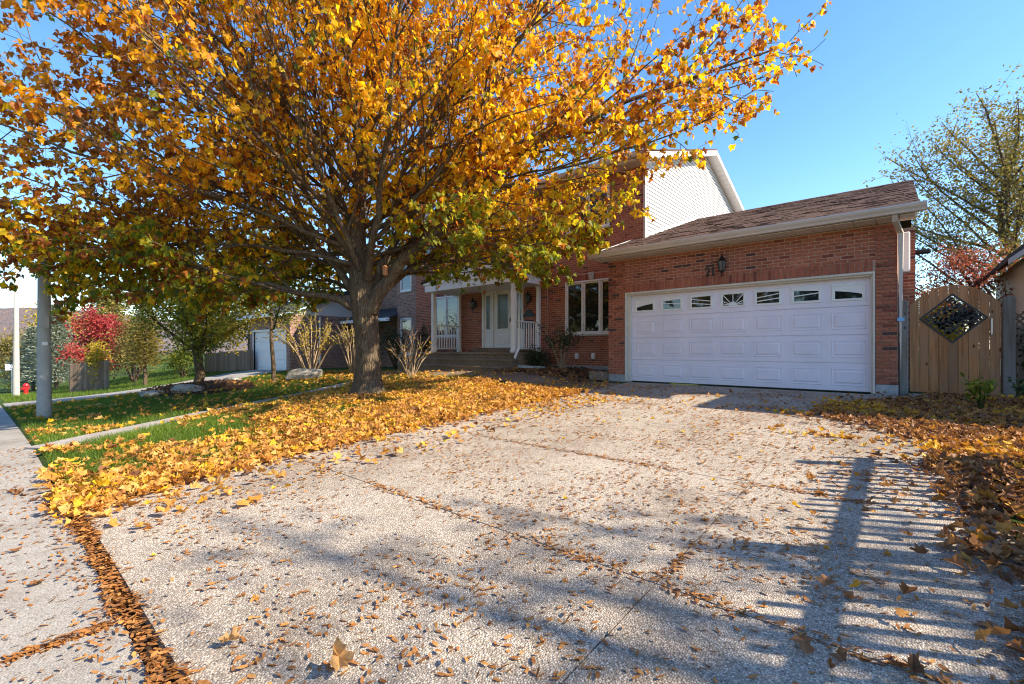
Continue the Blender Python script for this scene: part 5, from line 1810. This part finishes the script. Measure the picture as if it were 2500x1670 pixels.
# left background, from near to far
tree('mulberry_tree', G(-18.55, 4.85), 4.1, 3.0, 18, .17, 21, m_green, 15000, .11, 'dense low green and yellow tree standing in the mulch bed', scat=.2, crown0=.28, upb=.25, huefn=lambda P, h: h + .35 * ss(.2, 2.0, (P @ RV - (np.array([-18.55, 4.85, 0]) @ RV))) + .1, bark=m_bark)
spruce(G(-29.9, 5.5), 4.6, 1.15, 31, m_olive, 'slim olive conifer with bare pale trunk left of the mulch bed tree', 110, bare=.25)
tree('young_tree', G(-16.9, 6.72), 6.2, 2.4, 14, .085, 41, m_green, 4500, .10, 'slender young tree in front of the pale blue garage door', crown0=.36, upb=.2, scat=.18, bark=m_twig)
stems('bare_shrub', G(-17.4, 8.3), 20, 2.5, 1.75, .028, 51, 'tall many stemmed shrub with few yellow leaves before the sunlit brick', leafmat=m_yellow, nleaf=900, lsize=.10)
stems('bare_shrub', G(-15.2, 8.8), 11, 2.3, .8, .022, 52, 'upright twiggy shrub just left of the maple trunk', leafmat=m_yellow, nleaf=160, lsize=.08)
stems('bare_shrub', G(-11.2, 8.35), 13, 1.35, .85, .014, 53, 'small bare twiggy shrub in front of the porch steps', fork=5, leafmat=m_maple, nleaf=40, lsize=.07)
cloud_bush('evergreen_shrub', G(-16.3, 11.4), (.9, .8, 1.4), 2600, .07, m_dark, 'dark evergreen shrub in the corner left of the porch', 61)
cloud_bush('evergreen_shrub', G(-14.7, 11.7), (.55, .5, 1.2), 1500, .07, m_dark, 'narrow dark shrub against the brick beside the porch steps', 62)
stems('leafy_shrub', G(-7.75, 11.3), 11, 1.45, .55, .014, 63, 'open leafy green shrub below the three part window', leafmat=m_dark, nleaf=900, lsize=.075, fork=4)
cloud_bush('low_shrub', G(-8.7, 11.3), (.6, .5, .55), 1500, .06, m_dark, 'low dark green shrub at the foot of the porch downspout', 64)
tree('red_maple', G(-41.0, 5.4), 4.7, 2.7, 16, .13, 71, m_redleaf, 7000, .19, 'bright red ornamental maple behind the wooden fence', crown0=.2, upb=.3, scat=.22)
spruce(G(-50.5, 3.75), 6.6, 2.6, 81, m_spruce, 'tall blue spruce behind the concrete pole', 300)
spruce(G(-54.5, 2.7), 5.3, 2.3, 82, m_spruce, 'lower blue spruce left of the concrete pole', 220)
tree('yellow_tree', G(-66, 5.2), 7.0, 4.2, 16, .2, 91, m_yellow, 5200, .30, 'yellow autumn tree at far left behind the lamp post', crown0=.15, scat=.5)
tree('olive_tree', G(-60, 1.9), 4.6, 3.2, 14, .15, 92, m_olive, 4000, .24, 'olive brown tree low at the far left edge', crown0=.12, upb=.25, scat=.4)
tree('orange_tree', G(-72, 10), 9.5, 4.8, 16, .2, 93, m_olive, 4600, .34, 'tall tan tree rising behind the blue spruces', crown0=.15, scat=.5)
cloud_bush('yellow_vine', G(-33.2, 3.9), (.75, .7, 2.3), 1500, .15, m_yellow, 'yellow green vine hanging over the wooden fence end', 94, lumps=8)
cloud_bush('brown_shrub', G(-35.5, 6.0), (2.0, 1.8, 2.9), 3600, .14, m_olive, 'tan shrub between the red maple and the fence post', 95)
tree('dark_tree', G(-36, 9.5), 6.8, 3.6, 16, .2, 96, m_dark, 6500, .20, 'dark leafy tree behind the mulch bed tree', crown0=.15, upb=.3, scat=.35)
tree('olive_tree', G(-31, 11), 6.0, 3.2, 14, .16, 97, m_olive, 4200, .19, 'olive tree between the lattice fence and neighbour house', crown0=.2, scat=.35)
cloud_bush('yellow_shrub', G(-31.0, 7.4), (1.4, 1.2, 1.3), 2400, .11, m_green, 'green undergrowth along the pale board fence', 98)
# right side
tree('ash_tree', G(3.0, 25.0), 9.3, 6.2, 42, .24, 101, m_olive, 27000, .115, 'tall half bare tree rising behind the cedar gate', crown0=.12, upb=.48, scat=.16, bark=m_bark, sub=18, twig=.035)
tree('ash_tree', G(8.6, 33), 14.5, 7.5, 34, .25, 102, m_olive, 14000, .15, 'farther taller half bare tree at the upper right edge', crown0=.2, upb=.5, scat=.2, sub=14, twig=.04)
tree('plum_tree', G(1.55, 19.2), 4.1, 1.75, 18, .10, 103, m_plum, 6500, .075, 'pinkish red leaved small tree above the gate', crown0=.12, upb=.35, scat=.16, sub=9)
cloud_bush('lilac_shrub', G(1.0, 21.5), (1.6, 1.2, 2.0), 4200, .10, m_olive, 'olive shrub in the back yard seen over the gate', 119)
cloud_bush('yellow_shrub', G(.55, 14.2), (.85, .8, 1.25), 3200, .085, m_yellow, 'bright yellow green shrub seen through the gate screen', 104)
cloud_bush('ivy_shrub', G(2.0, 11.3), (.72, .7, 1.2), 3000, .075, m_dark, 'dark ivy mass right of the grey gate post', 105)
stems('green_plant', G(.80, 8.95, -.01), 7, .55, .13, .007, 106, 'small upright green plant in the leaf bed before the gate', mat=m_green, leafmat=m_green, nleaf=110, lsize=.09, cat='plant', fork=1, huefn=None)
stems('green_plant', G(1.40, 9.55, -.01), 6, .40, .22, .006, 107, 'dark green fern like plant at the right frame edge', mat=m_dark, leafmat=m_dark, nleaf=160, lsize=.09, cat='plant', fork=2)
stems('yellow_plant', G(1.47, 9.75, -.01), 5, .62, .2, .007, 108, 'yellow leaved plant at the right edge before the gate post', mat=m_stem, leafmat=m_yellow, nleaf=24, lsize=.16, cat='plant', fork=1)
# tree beyond the picket fence, out of view; it dapples the foreground
tree('bare_tree', G(9.3, 6.3), 10.8, 4.4, 18, .2, 111, m_olive, 1000, .16, 'half bare tree beyond the picket fence shading the driveway', crown0=.45, upb=.5, scat=.25, sub=4)

# across the street, behind the viewpoint: what the windows mirror
for i_, (x, y, h, r_, mt, lab) in enumerate(((-20, -19, 8.5, 4.2, m_green, 'broad green tree across the street opposite the neighbour'), (-11, -21, 9.5, 4.6, m_olive, 'tall olive tree across the street opposite the porch'), (-3, -20, 8, 4.2, m_dark, 'dark tree across the street opposite the garage'), (5, -22, 9, 4.5, m_green, 'green tree across the street to the right'), (-30, -22, 9, 4.5, m_olive, 'olive tree across the street farthest down the hill'))):
    tree('street_tree', (x, y, g1(x, y)), h, r_, 14, .2, 130 + i_, mt, 2600, .55, lab, crown0=.15, upb=.3, scat=.7, sub=5)

# ------------------------------------------------------------------ lawn grass
def drive_edge(y):
    return np.interp(y, [.4, 1.2, 2.2, 4, 7, 8.3], [-4.75, -5.02, -5.16, -5.16, -5.16, -5.2])
def on_path(x, y):
    cx = np.interp(y, cl[:, 1], cl[:, 0])
    return (np.abs(x - cx) < .36) & (y < 9.3)
def blades(n_, x0, x1, y0, y1, hmin, hmax, keep):
    x = rng.uniform(x0, x1, n_); y = rng.uniform(y0, y1, n_)
    k_ = keep(x, y)
    x, y = x[k_], y[k_]
    n_ = len(x)
    P = np.stack([x, y, gz(x, y) - .006], -1)
    hgt = rng.uniform(hmin, hmax, n_)
    a = rng.uniform(0, 2 * np.pi, n_)
    wv = np.stack([np.cos(a), np.sin(a), np.zeros(n_)], -1) * (hgt * .05)[:, None]
    lean = np.stack([rng.normal(size=n_) * .4, rng.normal(size=n_) * .4, np.ones(n_)], -1) * hgt[:, None]
    V = np.stack([P - wv, P + wv, P + lean], 1).reshape(-1, 3)
    hue = .45 + .2 * vnoise(P, .8, 3) + rng.normal(size=n_) * .17
    return V, np.repeat(np.clip(hue, 0, 1), 3)
lawn_keep = lambda x, y: (x < drive_edge(y) - .02) & (y > .47) & ~on_path(x, y) & (y < np.where(x > -14.2, 8.6 - .05 * (x + 5), 99)) & ~((x < -22.3) & (x > -27.6)) & ((((x + 18) / 2.7) ** 2 + ((y - 4.75) / 1.5) ** 2) > 1) & ((((x + 8.44) / .8) ** 2 + ((y - 5.24) / .6) ** 2) > 1)
V1, H1 = blades(90000, -9.5, -4.6, .45, 7, .05, .095, lawn_keep)
V2, H2 = blades(80000, -23, -8.5, .45, 9.5, .06, .11, lawn_keep)
V3, H3 = blades(26000, -46, -22.5, .6, 9.5, .09, .16, lawn_keep)
V = np.concatenate([V1, V2, V3]); H = np.concatenate([H1, H2, H3])
gr_o = npmesh('grass', V, [np.arange(len(V)).reshape(-1, 3)], m_grass, None, {'h': H})
tag(gr_o, 'short green lawn grass showing between the fallen leaves', 'grass', kind='stuff')

# ------------------------------------------------------------------ fallen leaves and seeds
def lie(x, y, lift, size, hue, mat, name, label, tmpl=(LEAF, LEAF_F), tilt=.55, curlr=(-.2, 1.1), surf=None):
    n_ = len(x)
    z = (gz(x, y) if surf is None else surf(x, y)) + lift
    P = np.stack([x, y, z], -1)
    a = rng.uniform(0, 2 * np.pi, n_)
    tip = np.stack([np.cos(a), np.sin(a), rng.normal(size=n_) * tilt * .5], -1)
    nr = np.stack([rng.normal(size=n_) * tilt, rng.normal(size=n_) * tilt, np.ones(n_)], -1)
    flip = rng.random(n_) < .5
    nr[flip] *= -1
    cu = rng.uniform(*curlr, n_) * np.where(flip, -1, 1)
    V, F, H = leaves(P, tip, nr, size, hue, *tmpl, curl=cu, curl2=rng.uniform(-.3, .9, n_) * np.where(flip, -1, 1))
    V = V + rng.normal(size=V.shape) * np.repeat(size, len(tmpl[0]))[:, None] * .05
    o = npmesh(name, V, [F], mat, None, {'h': H})
    return tag(o, label, 'leaves', kind='stuff')
def sample(n_, x0, x1, y0, y1, dens):
    x = rng.uniform(x0, x1, n_); y = rng.uniform(y0, y1, n_)
    k_ = rng.random(n_) < dens(x, y)
    return x[k_], y[k_]
def lawn_d(x, y):
    P = np.stack([x, y, x * 0], -1)
    e = x - drive_edge(y)
    d = .34 + .50 * vnoise(P, 1.5, 2) + .34 * vnoise(P, 4.2, 7)
    d += .55 * ss(-1.3, -.25, e)                          # drift along the driveway
    d += .45 * ss(3.2, 1.2, np.hypot(x + 7.2, y - 5.6))   # right of the trunk
    d -= .26 * ss(-7.0, -9.0, x) * ss(4.5, 2.0, y)
    d -= .30 * ss(-5.4, -6.6, x) * ss(1.9, .8, y)
    d -= .55 * on_path(x, y)
    d *= ss(-12.0, -9.0, x) * .85 + .15
    d *= np.where(e < .02 + .13 * vnoise(P, 3.2, 1), 1, 0)
    d = np.where((e >= .0) & (e < 1.2) & (d <= 0), .5 * np.exp(-e / .16) + .025, d)
    d *= np.where((x > -13.5) & (y > 8.35 - .06 * (x + 5.2)), .06, 1)
    d *= np.where(y < .42, .25, 1)
    return d
x, y = sample(78000, -13, -3.9, .32, 10.0, lawn_d)
n_ = len(x)
hue = .52 + .16 * vnoise(np.stack([x, y, x * 0], -1), 2., 3) + rng.normal(size=n_) * .2
lie(x, y, rng.uniform(.010, .055, n_), rng.uniform(.045, .105, n_), hue, m_litter, 'leaf_litter', 'golden drift of fallen maple leaves covering the lawn under the tree')
print('lawn leaves', n_)
x, y = sample(6000, -22, -11, .5, 9.5, lambda x, y: (.14 + .16 * vnoise(np.stack([x, y, x * 0], -1), 1.1, 5) + .6 * ss(6.0, 7.5, y) * ss(-19, -16, x)) * ~on_path(x, y))
n_ = len(x)
lie(x, y, rng.uniform(.03, .07, n_), rng.uniform(.08, .13, n_), .6 + rng.normal(size=n_) * .22, m_litter, 'leaf_litter', 'scattered yellow leaves on the shaded lawn beyond the narrow path')
# right bed
def bed_d(x, y):
    P = np.stack([x, y, x * 0], -1)
    edge = np.interp(y, [.8, 2.2, 3.4, 4.6, 5.6, 6.5, 7.2, 7.7, 8.3, 9.4, 10.2], [.62, .46, .27, .20, .16, -.02, -.45, -1.0, -1.0, -.4, .3]) + .16 * vnoise(P, 3.5, 6)
    return ss(-.10, .22, x - edge) * .95 + .05 * ss(-.9, -.1, x - edge)
x, y = sample(32000, -1.9, 3.4, .8, 10.6, bed_d)
n_ = len(x)
warm = ss(.35, .75, vnoise(np.stack([x, y, x * 0], -1), 1.3, 9) * .5 + .5)
lie(x, y, rng.uniform(.012, .06, n_), rng.uniform(.045, .09, n_), .47 + .35 * warm + rng.normal(size=n_) * .2, m_litter_d, 'leaf_litter', 'brown and tawny leaves heaped along the right side of the driveway')
# small drifts on the driveway and in the planting bed
def drifts(x, y):
    d = np.zeros_like(x)
    for cx, cy, rx, ry in ((-.62, 6.35, .5, .16), (-1.1, 7.72, .7, .2), (-4.3, 7.4, .5, .3), (-4.6, 6.2, .35, .5)):
        d += .8 * np.exp(-((x - cx) / rx) ** 2 - ((y - cy) / ry) ** 2)
    return d
x, y = sample(5200, -5, .4, 4, 9, drifts)
n_ = len(x)
lie(x, y, rng.uniform(.006, .03, n_), rng.uniform(.05, .085, n_), .55 + rng.normal(size=n_) * .25, m_litter, 'leaf_litter', 'small drifts of orange leaves on the driveway before the garage')
x, y = sample(2600, -9, -5.8, 9.6, 12.2, lambda x, y: .35 + .3 * vnoise(np.stack([x, y, x * 0], -1), 2.2, 8))
n_ = len(x)
lie(x, y, rng.uniform(.04, .08, n_), rng.uniform(.07, .12, n_), .35 + rng.normal(size=n_) * .2, m_litter_d, 'leaf_litter', 'brown leaves lying in the planting bed under the window')
x, y = sample(3000, -20, -15.5, 3.4, 6.2, lambda x, y: ((((x + 18) / 2.6) ** 2 + ((y - 4.75) / 1.45) ** 2) < 1) * .35)
n_ = len(x)
lie(x, y, rng.uniform(.06, .12, n_), rng.uniform(.05, .10, n_), .3 + rng.normal(size=n_) * .2, m_litter_d, 'leaf_litter', 'brown leaves on the mulch bed around the low green tree')
# farther loose leaves on the driveway as one mass, nearest ones as single things
dx_ = rng.uniform(-5.0, .35, 900); dy_ = rng.uniform(.6, 10.0, 900)
keepm = rng.random(900) < (.07 + .9 * ss(2.2, 7.0, dy_)) * (.6 + .6 * vnoise(np.stack([dx_, dy_, dx_ * 0], -1), 1.4, 12))
dx_, dy_ = dx_[keepm], dy_[keepm]
order = np.argsort(np.hypot(dx_, dy_))
near, far = order[:140], order[140:]
n_ = len(far)
lie(dx_[far], dy_[far], rng.uniform(.006, .014, n_), rng.uniform(.045, .075, n_), .5 + rng.normal(size=n_) * .25, m_litter, 'leaf_litter', 'loose leaves sprinkled over the upper driveway near the garage')
m_single = {n: leaf_mat('fallen_leaf_' + n, st, .25, .5, 'obj') for n, st in (
    ('yellow', [(0, (.60, .36, .02)), (1, (.68, .47, .03))]), ('orange', [(0, (.46, .20, .03)), (1, (.58, .30, .04))]),
    ('tan', [(0, (.42, .25, .11)), (1, (.55, .34, .15))]), ('brown', [(0, (.17, .075, .03)), (1, (.28, .13, .05))]))}
def single_leaf(k_, mat):
    r_ = np.random.default_rng(900 + k_)
    L_ = BIG.copy()
    cu = r_.uniform(.15, .95)
    L_[:, 2] += cu * np.abs(L_[:, 0]) ** 1.3 * 1.2 + r_.uniform(-.2, .6) * (L_[:, 1] - .3) ** 2 + r_.normal(size=len(L_)) * .09
    L_[:, 0] *= 1 - .4 * cu
    L_[:, 2] -= L_[:, 2].min()
    vs = [tuple(p) for p in L_] + [(-.014, .05, L_[1, 2]), (.014, .05, L_[1, 2]), (.1 * r_.normal(), -.55, .12 * r_.random())]
    fs = [tuple(f) for f in BIG_F] + [(21, 22, 23)]
    me_ = bpy.data.meshes.new('fallen_leaf')
    me_.from_pydata(vs, [], fs)
    me_.materials.append(mat)
    return me_
lm = {n: [single_leaf(i_ + 20 * q, m_single[n]) for i_ in range(8)] for q, n in enumerate(m_single)}
rows = [(2.22, 'front row of driveway slabs'), (4.10, 'second row of driveway slabs'), (5.98, 'third row of driveway slabs'), (7.86, 'fourth row of driveway slabs'), (99, 'last driveway slabs before the garage')]
for q, i_ in enumerate(near):
    n = random.choice(('yellow', 'yellow', 'yellow', 'orange', 'orange', 'tan', 'tan', 'brown'))
    o = bpy.data.objects.new('fallen_leaf', random.choice(lm[n]))
    col.objects.link(o)
    o.location = (dx_[i_], dy_[i_], g1(dx_[i_], dy_[i_]) + .004)
    s = random.uniform(.030, .048) if dy_[i_] < 4.1 else random.uniform(.036, .066)
    o.scale = (s, s, s)
    o.rotation_euler = (random.gauss(0, .18), random.gauss(0, .18), random.uniform(0, 6.28))
    rw = next(t for y_, t in rows if dy_[i_] < y_)
    tag(o, 'loose ' + n + ' leaf on the ' + rw, 'leaf', n + ' leaves on the ' + rw)
# the big upright leaf in the foreground and a few on the sidewalk
for (x, y, s, rx, rz, lab) in ((-1.66, .90, .11, 68, 75, 'large dry tan leaf standing on edge and casting a shadow at the driveway front'), (-2.14, .70, .075, 14, 150, 'pale tan leaf lying left of the upright one on the driveway')):
    o = bpy.data.objects.new('fallen_leaf', lm['tan'][3])
    col.objects.link(o)
    o.location = (x, y, g1(x, y) + .012)
    o.scale = (s, s, s)
    o.rotation_euler = (R(rx), 0, R(rz))
    tag(o, lab, 'leaf')
for q in range(14):
    o = bpy.data.objects.new('fallen_leaf', lm['brown'][q % 8])
    col.objects.link(o)
    x, y = random.uniform(-6.5, -2.2), random.uniform(-.25, .3)
    o.location = (x, y, g1(x, y) - .004)
    s = random.uniform(.05, .085)
    o.scale = (s, s, s)
    o.rotation_euler = (random.gauss(0, .15), random.gauss(0, .15), random.uniform(0, 6.28))
    tag(o, 'single brown leaf lying on the grey sidewalk', 'leaf', 'single leaves on the sidewalk')
# maple seeds
def seeds(n_, x0, x1, y0, y1, dens, lift, label, smin=.030, smax=.050, dirn=None):
    x, y = sample(n_, x0, x1, y0, y1, dens)
    m = len(x)
    a = rng.normal(size=m) * .9 + .5
    P = np.stack([x, y, gz(x, y) + rng.uniform(lift[0], lift[1], m)], -1)
    tip = np.stack([np.cos(a), np.sin(a), rng.normal(size=m) * .15], -1)
    nr = np.stack([rng.normal(size=m) * .3, rng.normal(size=m) * .3, np.ones(m)], -1)
    V, F, H = leaves(P, tip, nr, rng.uniform(smin, smax, m), .5 + rng.normal(size=m) * .25, WING, WING_F)
    o = npmesh('seed_litter', V, [F], m_samara, None, {'h': H})
    return tag(o, label, 'seeds', kind='stuff')
seeds(30000, -5.1, .5, .52, 10.2, lambda x, y: np.clip(.42 + .5 * vnoise(np.stack([x, y, x * 0], -1), 1.6, 15) + .25 * vnoise(np.stack([x, y, x * 0], -1), 5, 2), .06, 1), (.004, .010), 'thin brown maple seeds strewn over the driveway')
seeds(16000, -5.0, .5, 2.17, 4.15, lambda x, y: np.where((np.abs(y - 2.22) < .045) | (np.abs(y - 4.10) < .045) | (np.abs(x + .95) < .035), 1. * ss(-.35, .4, vnoise(np.stack([x, y, x * 0], -1), 2.2, 4)), 0), (.0, .010), 'brown seeds gathered along the driveway joints')
seeds(9000, -5.6, .6, .30, .53, lambda x, y: np.where(np.abs(y - .455) < .030 + .045 * vnoise(np.stack([x, y, x * 0], -1), 5, 1), .9, .08), (-.010, .014), 'thick line of brown seeds in the gap between sidewalk and driveway')
seeds(3600, -9, -1.6, -1.0, .38, lambda x, y: .5 + 0 * x, (-.008, -.003), 'brown maple seeds scattered on the sidewalk')
seeds(1500, -2.84, -2.76, -1.1, .38, lambda x, y: .6 + 0 * x, (-.02, -.002), 'brown seeds lodged in the sidewalk joint')
